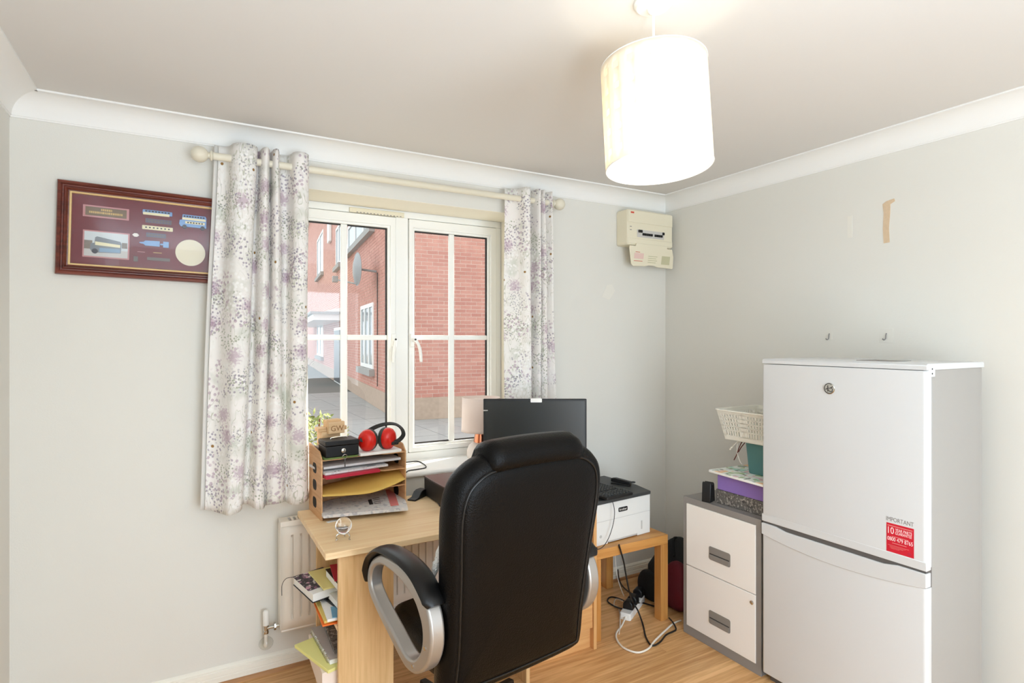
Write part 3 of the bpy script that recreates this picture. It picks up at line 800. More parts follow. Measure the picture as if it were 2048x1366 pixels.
MB().prism([(c1[0] + a, c1[1] + b) for a, b in bp_], -.0122, -.0112, XZ).build('photo_bus', M['photo_bus_grey'], ph)
MB().prism([(c1[0] + a, c1[1] + b) for a, b in ((-.036, .010), (.046, .003), (.046, -.008), (-.036, -.004))], -.0128, -.0122, XZ).build('photo_bus_band', M['model_cream'], ph)
MB().prism([(c1[0] + a, c1[1] + b) for a, b in ((-.022, -.014), (.046, -.014), (.046, -.028), (-.022, -.030))], -.0128, -.0122, XZ).build('photo_bus_side', M['photo_bus_blue'], ph)
MB().prism(circle(c1[0] - .036, c1[1] - .028, .010, 14), -.0132, -.0122, XZ).build('photo_bus_wheel', M['model_dark'], ph)
def bits(name, cx_, cz_, w, h, nx, sz, m_, parent, y=-.012):
    b = MB()
    for i in range(nx):
        x = cx_ - w / 2 + (i + .5) * w / nx
        b.box(x - sz / 2, x + sz / 2, y - .0008, y, cz_ - h / 2, cz_ + h / 2)
    return b.build(name, m_, parent)
def bus_shell(name, cpx, w, h, m_, windows, extra=None):
    c = pl_(*cpx); o = rect_at(c[0], c[1], w, h, m_, name, pic, -.0075, .004)
    o.modifiers.new('b', 'BEVEL').width = .002
    bits('window_row', c[0], c[1] + windows[0], w * .86, windows[1], windows[2], windows[3], M['model_dark'], o)
    return o, c
o, c = bus_shell('upper_deck_piece', (315, 425), .104, .018, M['model_blue'], (.003, .005, 8, .008)); rect_at(c[0] - .004, c[1] - .007, .092, .010, M['model_cream'], 'cream_band', o, -.0118, .0008)
c = pl_(317, 442)
o = rect_at(c[0], c[1], .092, .018, M['model_grey'], 'upper_seat_row', y=-.0075, th=.001)
for r_ in (-.005, .005): bits('seats', c[0], c[1] + r_, .090, .006, 8, .007, M['model_seat'], o, -.0088)
o, c = bus_shell('lower_deck_piece', (315, 456), .108, .017, M['model_cream'], (.0, .005, 7, .006))
c = pl_(312, 470)
o = rect_at(c[0], c[1], .070, .018, M['model_grey'], 'lower_seat_row', y=-.0075, th=.001)
for r_ in (-.005, .005): bits('seats', c[0], c[1] + r_, .070, .006, 7, .007, M['model_seat'], o, -.0088)
c = pl_(310, 487)
MB().prism([(c[0] + a, c[1] + b) for a, b in ((-.054, .002), (-.040, .004), (-.034, .010), (.016, .012), (.016, -.010), (-.034, -.010), (-.040, -.004), (-.054, -.002))], -.0115, -.0075, XZ).box(c[0] + .018, c[0] + .028, -.0110, -.0075, c[1] - .003, c[1] + .003).box(c[0] + .028, c[0] + .048, -.0115, -.0075, c[1] - .012, c[1] + .012).build('chassis_floor_piece', M['model_blue'], pic)
c = pl_(317, 518)
rect_at(c[0], c[1], .080, .012, M['model_grey'], 'chassis_frame_piece', y=-.0075, th=.003)
c = pl_(271, 517); rect_at(c[0], c[1], .014, .020, M['model_grey'], 'engine_piece', y=-.0075, th=.004)
c = pl_(271, 469); MB().prism([(c[0] + a, c[1] + b) for a, b in ((-.012, 0), (-.005, .007), (.005, .007), (.012, 0), (.005, -.007), (-.005, -.007))], -.0095, -.0075, XZ).build('badge_piece', M['model_white'], pic)
c = pl_(387, 443)
mbus = MB().prism([(c[0] + a, c[1] + b) for a, b in ((-.046, -.024), (.048, -.024), (.048, .018), (.044, .026), (-.040, .026), (-.042, .004), (-.050, .002), (-.052, -.014))], -.016, -.0075, XZ).build('model_bus', M['model_blue'], pic)
rect_at(c[0] + .002, c[1] + .009, .086, .009, M['model_cream'], 'cream_band', mbus, -.0160, .0006); rect_at(c[0] + .006, c[1] - .006, .072, .010, M['model_cream'], 'cream_band', mbus, -.0160, .0006)
bits('window_row', c[0] + .002, c[1] + .019, .080, .006, 8, .007, M['model_dark'], mbus, -.0160); bits('window_row', c[0] + .006, c[1] - .006, .062, .005, 6, .006, M['model_dark'], mbus, -.0168)
for dx in (-.032, .034): MB().prism(circle(c[0] + dx, c[1] - .024, .008, 14), -.0165, -.009, XZ).build('wheel', M['model_dark'], mbus)
c = pl_(381, 505); MB().prism(circle(c[0], c[1], .055, 40), -.009, -.0075, XZ).build('certificate_disc', M['card_cream'], pic)
for px_, py_, w in ((282, 503, .026), (362, 508, .022), (315, 505, .03)):
    c = pl_(px_, py_); rect_at(c[0], c[1], w, .0022, M['mount_pink'] if w < .03 else M['plaque_gold'], 'caption_strip')

# ------------------------------------------------------------------ fuse box
fb = thing('fuse_box', 'cream plastic fuse box with its flap hanging open under the coving', 'fuse box', (2.50, YW, 2.06))
bw, bh, bdp = .186, .215, .10
body = MB().prism(rrect(-bw, bw, 0, bh, .014), -bdp, 0, XZ).build('body', M['cream_plastic'], fb, bevel=.006, smooth=30)
MB().box(-bw + .004, bw - .004, -bdp - .005, -bdp, .135, bh - .006).build('upper_cover', M['cream_plastic'], fb, bevel=.003)
MB().box(-bw + .004, bw - .004, -bdp - .004, -bdp, .008, .040).build('lower_cover', M['cream_plastic'], fb, bevel=.003)
bw_ = MB().box(-.108, .112, -bdp - .002, -bdp, .050, .096).build('breaker_panel', M['breaker_grey'], fb)
for i in range(13):
    x = -.100 + i * .0165
    if i == 7: continue
    tall = i in (0, 1, 12)
    MB().box(x, x + .013, -bdp - .010, -bdp - .002, .078 if tall else .062, .094 if tall else .076).build('breaker_switch', M['black_plastic'], bw_, bevel=.001)
for x, z in ((-.165, .142), (-.165, .112), (-.165, .092)):
    MB().box(x, x + .014, -bdp - .0006, -bdp, z - .004, z).build('printed_mark', M['print_grey'], fb)
MB().box(-.162, -.136, -bdp - .0058, -bdp - .005, .190, .200).build('maker_mark', M['red_mark'], fb)
fM = frame_M((0.004, -bdp - .004, .0), (1, 0, 0), (0, -.16, 1)) @ Matrix.Diagonal((1.07, 1.05, 1, 1))
flap = MB().prism([(-.165, -.006), (-.12, -.006), (-.118, .010), (.118, .010), (.12, -.006), (.160, -.006), (.178, -.05), (.182, -.115), (.178, -.122), (.06, -.119), (.03, -.112), (-.01, -.112), (-.04, -.119), (-.125, -.122), (-.140, -.110), (-.165, -.02)], 0, .006, fM).build('flap', M['cream_plastic'], fb, bevel=.002)
for x0, x1, z0, z1, m_ in ((-.125, -.055, -.078, -.045, 'pink_print'), (.085, .150, -.100, -.050, 'green_print')):
    MB().box(x0, x1, z0, z1, .006, .0066, fM).build('flap_label', M[m_], flap)
pt = MB()
for k in range(4): pt.box(-.02, .05 - .008 * (k % 2), -.060 - k * .012, -.056 - k * .012, .006, .0066, fM)
pt.build('printed_lines', M['green_print'], flap)
MB().box(-.125, -.06, -.092, -.089, .006, .0066, fM).box(-.118, -.085, -.041, -.038, .006, .0066, fM).build('red_lines', M['red_mark'], flap)

# ------------------------------------------------------------------ radiator
rad = thing('radiator', 'cream panel radiator with fluted front beneath the window behind the desk', 'radiator', (.358, 2.678, .205))
RW, RH = 1.14, .482
pts = [(0, 0)]
x = .042
while x < RW - .05:
    pts += [(x, 0), (x + .0012, .012), (x + .007, .012), (x + .010, 0)]; x += .0365
pts.append((RW, 0))
flute = MB()
zs = [.05, .058, RH - .058, RH - .05]
rows = []
for k, z in enumerate([0, .05, .064, RH - .076, RH - .062, RH - .02]):
    deep = 1 if k in (2, 3) else 0
    rows.append([(px_, py_ * deep, z) for px_, py_ in pts])
flute.grid(rows)
fpn = flute.build('front_panel', M['radiator'], rad, smooth=25)
sm = fpn.modifiers.new('t', 'SOLIDIFY'); sm.thickness = .012; sm.offset = -1
MB().tube([(0.002, .004, .004), (RW, .004, .004)], .006, 8).build('bottom_seam', M['radiator'], rad, smooth=True)
MB().box(.002, RW, .055, .068, 0, RH - .02).build('rear_panel', M['radiator'], rad)
MB().box(-.003, 0, -.002, .070, .015, RH - .002).build('side_panel', M['radiator'], rad, bevel=.001)
gr = MB().box(-.003, RW, -.003, .006, RH - .022, RH).box(-.003, RW, .060, .070, RH - .022, RH).box(-.003, .034, .006, .060, RH - .003, RH)
for i in range(54):
    x = .034 + i * .0205
    if x < RW: gr.box(x + .0115, x + .0205, .006, .060, RH - .003, RH)
gr.build('top_grille', M['radiator'], rad)
MB().box(.01, RW - .01, .014, .054, RH - .05, RH - .03).build('convector_fins', M['rad_dark'], rad)
vx, vy = -.055, .052
val = MB().lathe([(.012, .060), (.0125, .066), (.0125, .118), (.009, .124)], 16, Matrix.Translation((vx, vy, -.035))).build('valve_cap', M['white_plastic'], rad, smooth=35)
MB().lathe([(.010, .022), (.012, .024), (.012, .034), (.0095, .036), (.0095, .052), (.011, .054), (.011, .060)], 14, Matrix.Translation((vx, vy, -.035))).tube([(vx, vy, .010), (vx + .02, vy - .004, .014), (0, vy - .01, .016)], .0075, 10).lathe([(.010, 0), (.016, .002), (.016, .009), (.010, .011)], 6, frame_M((vx + .030, vy - .008, .015), (0, 1, 0), (0, 0, 1))).build('valve_body', M['chrome'], rad, smooth=35)
MB().tube(catmull([(vx, vy, -.012), (vx, vy, -.050), (vx, vy + .004, -.070), (vx, vy + .038, -.078)], 16), .0075, 12).build('pipe', M['radiator'], rad, smooth=True)
MB().ball((vx, vy - .006, -.052), .030, .024, .028, 20, 12).build('pipe_cover', M['clear_plastic'], rad, smooth=True)

# ------------------------------------------------------------------ desk
DZ1, DZ0 = .730, .706
desk = thing('desk', 'light oak effect desk with an open shelf leg, below the window', 'desk', (1.07, 2.37, 0))
def dk(mb, name, m_, **k):
    mb.v = [(a - 1.07, b - 2.37, c) for a, b, c in mb.v]
    return mb.build(name, m_, desk, **k)
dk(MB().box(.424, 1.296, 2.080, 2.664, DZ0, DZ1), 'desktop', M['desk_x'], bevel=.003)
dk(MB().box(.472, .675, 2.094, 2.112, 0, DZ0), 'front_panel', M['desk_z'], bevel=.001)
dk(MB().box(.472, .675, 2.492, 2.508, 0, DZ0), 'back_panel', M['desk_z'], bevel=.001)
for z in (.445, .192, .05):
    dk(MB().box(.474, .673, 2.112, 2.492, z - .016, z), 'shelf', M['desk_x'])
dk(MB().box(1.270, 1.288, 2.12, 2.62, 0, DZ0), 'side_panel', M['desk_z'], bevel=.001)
PX0, PX1, PY0, PY1, CHZ = 1.302, 1.712, 2.200, 2.640, .702
chest = thing('drawer_chest', 'oak effect three-drawer chest beside the desk, half hidden by the chair', 'drawers', (1.507, 2.42, 0))
def dc_(mb, name, m_, **k):
    mb.v = [(a - 1.507, b - 2.42, c) for a, b, c in mb.v]
    return mb.build(name, m_, chest, **k)
dc_(MB().box(PX0, PX0 + .018, PY0, PY1, 0, CHZ - .016), 'side_panel', M['ped_z'], bevel=.001)
dc_(MB().box(PX1 - .018, PX1, PY0, PY1, 0, CHZ - .016), 'side_panel', M['ped_z'], bevel=.001)
dc_(MB().box(PX0, PX1, PY0, PY1, CHZ - .016, CHZ), 'top_panel', M['ped_x'], bevel=.001)
dc_(MB().box(PX0 + .018, PX1 - .018, PY1 - .01, PY1, .05, CHZ - .016), 'rear_panel', M['ped_z'])
for z0, z1 in ((.104, .304), (.308, .517), (.521, .684)):
    dc_(MB().box(PX0 + .020, PX1 - .020, PY0 + .006, PY0 + .022, z0, z1), 'drawer', M['ped_x'], bevel=.0015)
dc_(MB().box(PX0 + .018, PX1 - .018, PY0 + .03, PY0 + .045, .0, .10), 'plinth', M['ped_x'])
dk(MB().prism(circle(0, 0, .003, 10), 0, .0012, FACE_Y((.655, 2.094, .39))), 'screw_cap', M['block_wood'])

# ------------------------------------------------------------------ side table and printer
tb = thing('side_table', 'square oak side table carrying the printer', 'table', (1.974, 2.497, 0))
MB().box(-.248, .248, -.250, .250, .402, .450).build('tabletop', M['table_oak'], tb, bevel=.002)
for sx in (-1, 1):
    for sy in (-1, 1):
        MB().box(min(sx * .248, sx * .198), max(sx * .248, sx * .198), min(sy * .250, sy * .200), max(sy * .250, sy * .200), 0, .402).build('leg', M['table_oak_z'], tb, bevel=.002)
pr = thing('printer', 'white laser printer with charcoal lid on the oak side table', 'printer', (1.778, 2.287, .450), R(5))
pw, pd, phh = .388, .355, .205
pb = MB().prism([(0, 0), (.078, 0), (.080, .012), (.290, .012), (.293, 0), (pw, 0), (pw, phh), (0, phh)], 0, .05, XZ)
pb.box(0, pw, .05, pd, 0, phh)
pb.build('body', M['printer_white'], pr, bevel=.003)
MB().box(.085, .288, .004, .03, .004, .022).build('paper_slot', M['printer_seam'], pr)
MB().box(0, pw, -.0012, .0, .118, .1195).build('cover_seam', M['printer_seam'], pr)
MB().box(.318, .327, -.0012, 0, .03, .075).build('paper_gauge', M['printer_seam'], pr, bevel=.0004)
MB().prism(circle(.028, .045, .008, 16), -.001, 0, XZ).build('power_mark', M['printer_seam'], pr)
MB().prism([(-.004, phh), (pd, phh), (pd, phh + .030), (.10, phh + .030), (-.004, phh + .018)], -.002, pw + .002, YZ).build('lid', M['printer_dark'], pr, bevel=.004)
bdg = MB().prism(rrect(.152, .216, .148, .170, .005), -.002, 0, XZ).build('badge', M['black_plastic'], pr)
text('lettering', 'brother', .0165, M['paper_white'], bdg, FACE_Y((.158, -.002, .1540)), fit=.052)
# keyboard, mouse and things lying on the printer
kz = .450 + phh + .033
k0 = onZ(1214, 1001, kz); k1 = onZ(1268, 990, kz)
kdir = (k1 - k0); kang = math.atan2(kdir.y, kdir.x)
kb = thing('keyboard', 'black keyboard lying across the printer lid with its end overhanging', 'keyboard', k0, kang, rot=(R(-2), 0, kang))
kwid = kdir.length
MB().prism(rrect(0, kwid, 0, .40, .012), 0, .014).build('case', M['black_plastic'], kb, bevel=.003)
key = MB().add([(-.0075, -.0075, 0), (.0075, -.0075, 0), (.0075, .0075, 0), (-.0075, .0075, 0), (-.0055, -.0055, .006), (.0055, -.0055, .006), (.0055, .0055, .006), (-.0055, .0055, .006)], [(3, 2, 1, 0), (4, 5, 6, 7), (0, 1, 5, 4), (1, 2, 6, 5), (2, 3, 7, 6), (3, 0, 4, 7)]).mesh('key', M['dark_grey'])
nk = int(kwid / .0185)
for i in range(nk):
    for j in range(19):
        if j in (4,) or (i == 0 and 6 < j < 12): continue
        instance('key', key, kb, (.012 + i * (kwid - .024) / (nk - 1), .020 + j * .0192, .014))
st0 = onZ(1242, 968, kz + .0)
stp = thing('desk_stapler', 'black desk stapler with a loop handle on the printer lid', 'stapler', (st0.x, st0.y, kz - .003), R(118))
MB().box(-.055, .055, -.016, .016, 0, .008).build('base', M['black_plastic'], stp, bevel=.003)
MB().prism([(-.055, .008), (.055, .012), (.055, .030), (.03, .034), (-.055, .024)], -.013, .013, XZ).build('arm', M['black_plastic'], stp, bevel=.003)
MB().tube(catmull([(-.055, -.010, .020), (-.072, -.012, .022), (-.080, 0, .022), (-.072, .012, .022), (-.055, .010, .020)], 18), .003, 8).build('loop_handle', M['dark_grey'], stp, smooth=True)
nb0 = onZ(1204, 996, DZ1 + .02)
nb = tag(MB().box(-.03, .050, -.06, .06, 0, .014).build('leather_notebook', M['brown_leather'], bevel=.003, loc=(1.650, 2.270, CHZ + .0005), rot=(0, 0, R(14))), 'brown leather notebook on the drawer chest under the mouse', 'notebook')
ms_ = thing('computer_mouse', 'black computer mouse on the brown notebook by the printer', 'mouse', (1.655, 2.275, CHZ + .015), R(20))
mrow = []
for i in range(13):
    t = i / 12; y_ = -.052 + .104 * t; hw = .031 * math.sqrt(max(.02, 1 - abs(2 * t - 1) ** 3)); hh = .036 * math.sqrt(max(.02, 1 - (1.7 * t - .9) ** 2))
    mrow.append([(hw * math.cos(math.pi * k / 10), y_, .001 + hh * math.sin(math.pi * k / 10)) for k in range(11)])
MB().loft(mrow).build('shell', M['black_plastic'], ms_, smooth=50)
MB().tube([(0, .018, .034), (0, .036, .030)], .004, 8).build('scroll_wheel', M['dark_grey'], ms_)
# usb lead hanging in front of the printer
a = Vector((1.87, 2.275, kz)); b = onY(1186, 1098, 2.188)
us = thing('usb_lead', 'thin black lead hanging in front of the white printer to a chrome plug', 'cable', b)
cpts = [onY(1225, 1002, 2.27), onY(1229, 1022, 2.262), onY(1227, 1045, 2.262), onY(1219, 1072, 2.262), onY(1209, 1090, 2.245), onY(1198, 1098, 2.21), b]
MB().tube([p - b for p in catmull(cpts, 40)], .0018, 6).build('lead', M['cable_black'], us, smooth=True)
MB().box(-.022, -.003, -.005, .005, -.004, .004).build('plug', M['chrome'], us, bevel=.001)
MB().box(-.003, .022, -.006, .006, -.005, .005).build('plug_grip', M['black_plastic'], us, bevel=.001)

# ------------------------------------------------------------------ office chair
CH_A = R(7.5); TILT = R(8)
ch = thing('office_chair', 'black leather high-backed office chair with silver loop arms, back to the viewer', 'chair', (.92, 1.633, 0), CH_A)
def bk(u, d, w):
    d -= .05
    return Vector((u, -w * math.sin(TILT) + d * math.cos(TILT), .42 + w * math.cos(TILT) + d * math.sin(TILT)))
half = [(.0, -.012), (.20, -.008), (.262, .0), (.285, .02), (.290, .06), (.288, .15), (.294, .28), (.301, .40), (.309, .50), (.312, .57), (.306, .63), (.286, .68), (.250, .715), (.20, .740), (.12, .752), (0, .756)]
loop = [(a, b) for a, b in half] + [(-a, b) for a, b in reversed(half[1:-1])]
NL = 120
OUT = [Vector((p.x * .968, p.y * .985)) for p in catmull_closed([(a, b, 0) for a, b in loop], NL)]
def inset(poly, d):
    n = len(poly); res = []
    for i in range(n):
        t = (poly[(i + 2) % n] - poly[i - 2]).normalized(); nn = Vector((-t.y, t.x))
        res.append(poly[i] + nn * d)
    return res
def ring3(ins, dep): return [bk(p.x, dep, p.y) for p in inset(OUT, ins)]
cush = MB().loft([ring3(.060, .006), ring3(.046, .004), ring3(.036, .002), ring3(.022, .004), ring3(.010, .014), ring3(.002, .032), ring3(0, .050), ring3(.003, .070), ring3(.014, .090), ring3(.040, .106)] + [[bk(p.x * s_, .106 + d_, .37 + (p.y - .37) * s_) for p in inset(OUT, .04)] for s_, d_ in ((.9, .005), (.6, .01), (.3, .01), (.005, .01))], cap=False)
cush.build('back_cushion', M['leather'], ch, smooth=60)
def ring_s(s_, dep): return [bk(p.x * s_, dep, .37 + (p.y - .37) * s_) for p in inset(OUT, .044)]
pan = MB().loft([ring3(.038, .006), ring_s(1, -.001), ring_s(.95, -.005), ring_s(.85, -.008), ring_s(.7, -.010), ring_s(.5, -.011), ring_s(.3, -.012), ring_s(.1, -.012), ring_s(.005, -.012)], cap=False)
pan.build('back_panel', M['leather'], ch, smooth=60)
MB().tube(ring3(.038, .002), .0042, 8, closed=True).build('piping', M['leather_pad'], ch, smooth=True)
# headrest roll over the top edge
hr = []
sec = [(.006, .694), (-.006, .702), (-.010, .720), (-.008, .745), (.010, .765), (.045, .776), (.080, .770), (.110, .755), (.126, .715), (.128, .66), (.118, .62), (.10, .60), (.06, .62), (.03, .65)]
for i in range(25):
    u = -.180 + .366 * i / 24; e = abs(2 * i / 24 - 1); sh = .010 * e ** 6
    drop = .008 * (u / .2) ** 2
    k_ = 1 - .22 * max(0, (e - .80) / .20) ** 2
    hr.append([bk(u, .055 + (d - .055) * k_, .69 + (w - .69) * k_ - drop) for d, w in sec])
MB().loft(hr).build('headrest', M['leather'], ch, smooth=60)
# seat
sr = []
for z, s_ in ((.405, .90), (.42, .97), (.45, 1.0), (.485, .99), (.505, .95), (.515, .85)):
    sr.append([(p[0] * s_, .30 + (p[1] - .30) * s_, z) for p in rrect(-.232, .232, .04, .47, .08, 6)])
MB().loft(sr).build('seat', M['leather'], ch, smooth=50)
outer = [(.378, .672), (.350, .730), (.290, .768), (.239, .780), (.132, .783), (.030, .768), (-.036, .730), (-.066, .680), (-.070, .610), (-.040, .545), (.018, .500), (.070, .488), (.120, .498), (.200, .534), (.300, .580), (.360, .620)]
inner = [(.352, .668), (.340, .704), (.300, .733), (.239, .748), (.132, .744), (.045, .718), (.004, .684), (-.016, .648), (-.016, .604), (.002, .566), (.036, .536), (.076, .526), (.118, .535), (.190, .566), (.288, .608), (.340, .640)]
for sg in (-1, 1):
    fo = [(p.x, p.y) for p in catmull_closed([(a, b, 0) for a, b in outer], 64)]; fi = [(p.x, p.y) for p in catmull_closed([(a, b, 0) for a, b in inner], 64)]
    x0, x1 = (-.335, -.288) if sg < 0 else (.288, .335)
    arm = MB().ring(fo, fi, x0, x1, YZ).build('armrest', M['arm_silver'], ch, bevel=.008, seg=3)
    pth = catmull([(0, .386, .650), (0, .380, .700), (0, .352, .742), (0, .295, .778), (0, .235, .792), (0, .132, .795), (0, .040, .780), (0, -.030, .742), (0, -.052, .718)], 40)
    rows = []
    for i, p in enumerate(pth):
        t = (pth[min(i + 1, 39)] - pth[max(i - 1, 0)]).normalized(); nn = Vector((0, -t.z, t.y))
        if nn.z < 0 and i > 6: nn = -nn
        if i <= 6: nn = Vector((0, t.z, -t.y)) if Vector((0, t.z, -t.y)).y > 0 or Vector((0, t.z, -t.y)).z > 0 else Vector((0, -t.z, t.y))
        e = min(1, i / 4, (39 - i) / 3); wd = .026 + .012 * e; cx_ = (x0 + x1) / 2
        rows.append([Vector((cx_ + wd * math.cos(a), p.y, p.z)) + nn * (.004 + (.014 if math.sin(a) > 0 else .012) * math.sin(a)) for a in [2 * math.pi * k / 14 for k in range(14)]])
    MB().loft(rows).build('arm_pad', M['leather_pad'], arm, smooth=50)
    for v_, z_ in ((.040, .515), (-.035, .600)):
        xs = x0 - .0015 if sg < 0 else x1
        MB().prism(circle(v_, z_, .006, 12), xs, xs + .0015, YZ).build('bolt', M['chrome'], arm)
cy = .30
MB().lathe([(.030, .10), (.030, .24), (.018, .24), (.018, .395)], 18, Matrix.Translation((0, cy, 0))).build('gas_post', M['arm_silver'], ch, smooth=35)
MB().box(-.09, .09, cy - .11, cy + .11, .375, .405).build('seat_mechanism', M['black_plastic'], ch, bevel=.006)
lg = MB().prism(rrect(.018, .026, -.02, .10, .003), 0, .2)
star = MB().box(-.02, .02, .02, .04, .1, .12)
for k in range(5):
    a = 2 * math.pi * k / 5 + .3; d_ = Vector((math.cos(a), math.sin(a), 0)); n_ = Vector((-d_.y, d_.x, 0)); c_ = Vector((0, cy, 0))
    lgm = MB().loft([[c_ + d_ * r_ + n_ * w * s1 + Vector((0, 0, z + h * s2)) for s1, s2 in ((-1, 0), (1, 0), (.8, 1), (-.8, 1))] for r_, w, z, h in ((.0, .026, .085, .045), (.15, .022, .080, .035), (.31, .016, .068, .022))])
    lgo = lgm.build('base_leg', M['black_plastic'], ch, bevel=.003)
    p_ = c_ + d_ * .295
    cs = MB()
    for s1 in (-1, 1): cs.lathe([(.001, -.009), (.026, -.009), (.028, 0), (.026, .009), (.001, .009)], 16, frame_M(p_ + n_ * s1 * .014 + Vector((0, 0, .028)), d_, (0, 0, 1)))
    cs.build('caster', M['black_plastic'], lgo, smooth=35)
pk = onZ(1099, 1301, .335)
ki = Matrix.Rotation(-CH_A, 3, 'Z') @ (pk - Vector((.92, 1.633, 0)))
kn = MB().lathe([(.019, -.018), (.020, -.012), (.020, .012), (.016, .018)], 18, frame_M(ki, (1, 0, 0), (0, -.15, 1)) @ Matrix.Rotation(0, 4, 'X')).build('tension_knob', M['black_plastic'], ch, smooth=35)
MB().lathe([(.009, .0), (.009, .002), (.004, .003)], 12, frame_M(ki + Vector((0, -.018, 0)), (1, 0, 0), (0, 0, 1))).build('knob_cap', M['chrome'], kn)
MB().tube([ki + Vector((0, .018, 0)), Vector((.09, cy - .02, .388))], .006, 8).build('knob_rod', M['black_plastic'], ch)
# fleece tucked between the back and the arm
def atd(px, py, dep): d = ray(px, py); return Vector((d[0] * dep, d[1] * dep, CAM_H + d[2] * dep))
fl_pts = catmull([atd(888, 1075, 1.80), atd(880, 1098, 1.79), atd(874, 1122, 1.78), atd(869, 1145, 1.77), atd(866, 1165, 1.77), atd(870, 1185, 1.77)], 26); rr = random.Random(5)
fm = MB().tube([p - fl_pts[-1] + Vector((rr.uniform(-.002, .002), 0, 0)) for p in fl_pts], [.003 + .007 * math.sin(math.pi * min(1, .1 + i / 26)) * rr.uniform(.75, 1.2) for i in range(26)], 10)
tag(fm.build('fleece_throw', M['fleece'], smooth=60, loc=fl_pts[-1]), 'white fleece tucked between the chair back and its arm', 'throw')

# ------------------------------------------------------------------ letter tray and what is on it
TA = R(3.5)
tr = thing('letter_tray', 'wooden four-tier letter tray on the desk beside the curtain', 'letter tray', (.486, 2.468, DZ1), TA)
TW, TD = .376, .205
side = [(0, 0), (TD, 0), (TD, .296), (.035, .282), (0, .252)]
def tray_side(x0):
    o = MB().prism(side, x0, x0 + .006, YZ).build('side_panel', M['tray_wood'], tr, bevel=.0008)
    for zc in (.055, .130, .202):
        MB().prism(rrect(.075, .135, zc - .022, zc + .022, .018, 4), x0 - .0004, x0 + .0064, YZ).build('hand_hole', M['black_matt'], o)
tray_side(0); tray_side(TW - .006)
for z in (.012, .098, .172, .246):
    MB().prism([(.006, .004), (.10, .004), (.115, .016), (.26, .016), (.275, .004), (TW - .006, .004), (TW - .006, TD - .004), (.006, TD - .004)], z, z + .004).build('shelf', M['tray_wood'], tr)
MB().box(.006, TW - .006, TD - .005, TD, 0, .28).build('rear_panel', M['tray_wood'], tr)
TM = Matrix.Translation((.486, 2.468, DZ1)) @ Matrix.Rotation(TA, 4, 'Z')
def sheet_stack(name, label, cat, loc, w, d, h, rz, m_, group=None, bevel=0, rot=None):
    L_ = TM @ Vector(loc)
    o = MB().box(0, w, 0, d, 0, h).build(name, m_, loc=L_, rot=rot if rot else (0, 0, TA + rz), bevel=bevel)
    return tag(o, label, cat, group)
# bottom tier: newspaper sticking out over the desk
npp = thing('newspaper', 'folded newspaper with a pink column hanging out of the lowest tray', 'newspaper', TM @ Vector((0, 0, .018)), 0)
A = onZ(647, 1037, DZ1 + .020); B = onZ(816, 1021, DZ1 + .020); C = onZ(800, 972, DZ1 + .024); D = TM @ Vector((.012, .16, .02))
loc = Vector(npp.location)
def quad_slab(a, b, c, d, h, nx=10, ny=6, sag=0):
    rows_t, rows_b = [], []
    for j in range(ny + 1):
        v = j / ny; rt = []; rb = []
        for i in range(nx + 1):
            u = i / nx; p = (a * (1 - u) + b * u) * (1 - v) + (d * (1 - u) + c * u) * v
            z = sag * math.sin(math.pi * u) * (1 - v)
            rt.append(p + Vector((0, 0, h + z))); rb.append(p + Vector((0, 0, z)))
        rows_t.append(rt); rows_b.append(rb)
    return rows_t, rows_b
def slab_mb(rt, rb, off):
    mb = MB(); nr, nc = len(rt), len(rt[0])
    mb.grid([[p - off for p in r] for r in rt]); mb.grid([[p - off for p in r] for r in rb])
    o = nr * nc
    for i in range(nr - 1):
        for k in (0, nc - 1): mb.f.append((i * nc + k, (i + 1) * nc + k, o + (i + 1) * nc + k, o + i * nc + k))
    for j in range(nc - 1):
        for k in (0, nr - 1): mb.f.append((k * nc + j, k * nc + j + 1, o + k * nc + j + 1, o + k * nc + j))
    return mb
rt, rb = quad_slab(A, B, C, D, .012)
slab_mb(rt, rb, loc).build('pages', M['newsprint'], npp)
def on_quad(a, b, c, d, u, v, h): return (a * (1 - u) + b * u) * (1 - v) + (d * (1 - u) + c * u) * v + Vector((0, 0, h))
def patch(name, a, b, c, d, u0, u1, v0, v1, h, m_, parent, off):
    P_ = [on_quad(a, b, c, d, u, v, h) - off for u, v in ((u0, v0), (u1, v0), (u1, v1), (u0, v1))]
    MB().add(P_ + [p - Vector((0, 0, .0004)) for p in P_], [(0, 1, 2, 3), (7, 6, 5, 4), (0, 4, 5, 1), (1, 5, 6, 2), (2, 6, 7, 3), (3, 7, 4, 0)]).build(name, m_, parent)
patch('pink_column', A, B, C, D, .80, .90, .12, .95, .0126, M['pink_ink'], npp, loc)
for k in range(4): patch('headline', A, B, C, D, .62, .70, .30 + k * .085, .33 + k * .085, .0126, M['print_grey'], npp, loc)
patch('picture_block', A, B, C, D, .56, .605, .30, .55, .0126, M['black_ink'], npp, loc)
wc = onZ(664, 1043, DZ1); tag(MB().prism(rrect(-.022, .022, -.010, .010, .002), 0, .0015).build('white_card', M['paper_white'], loc=(wc.x, wc.y, DZ1 + .0004), rot=(0, 0, R(12))), 'small white card on the desk behind the crystal ball', 'card')
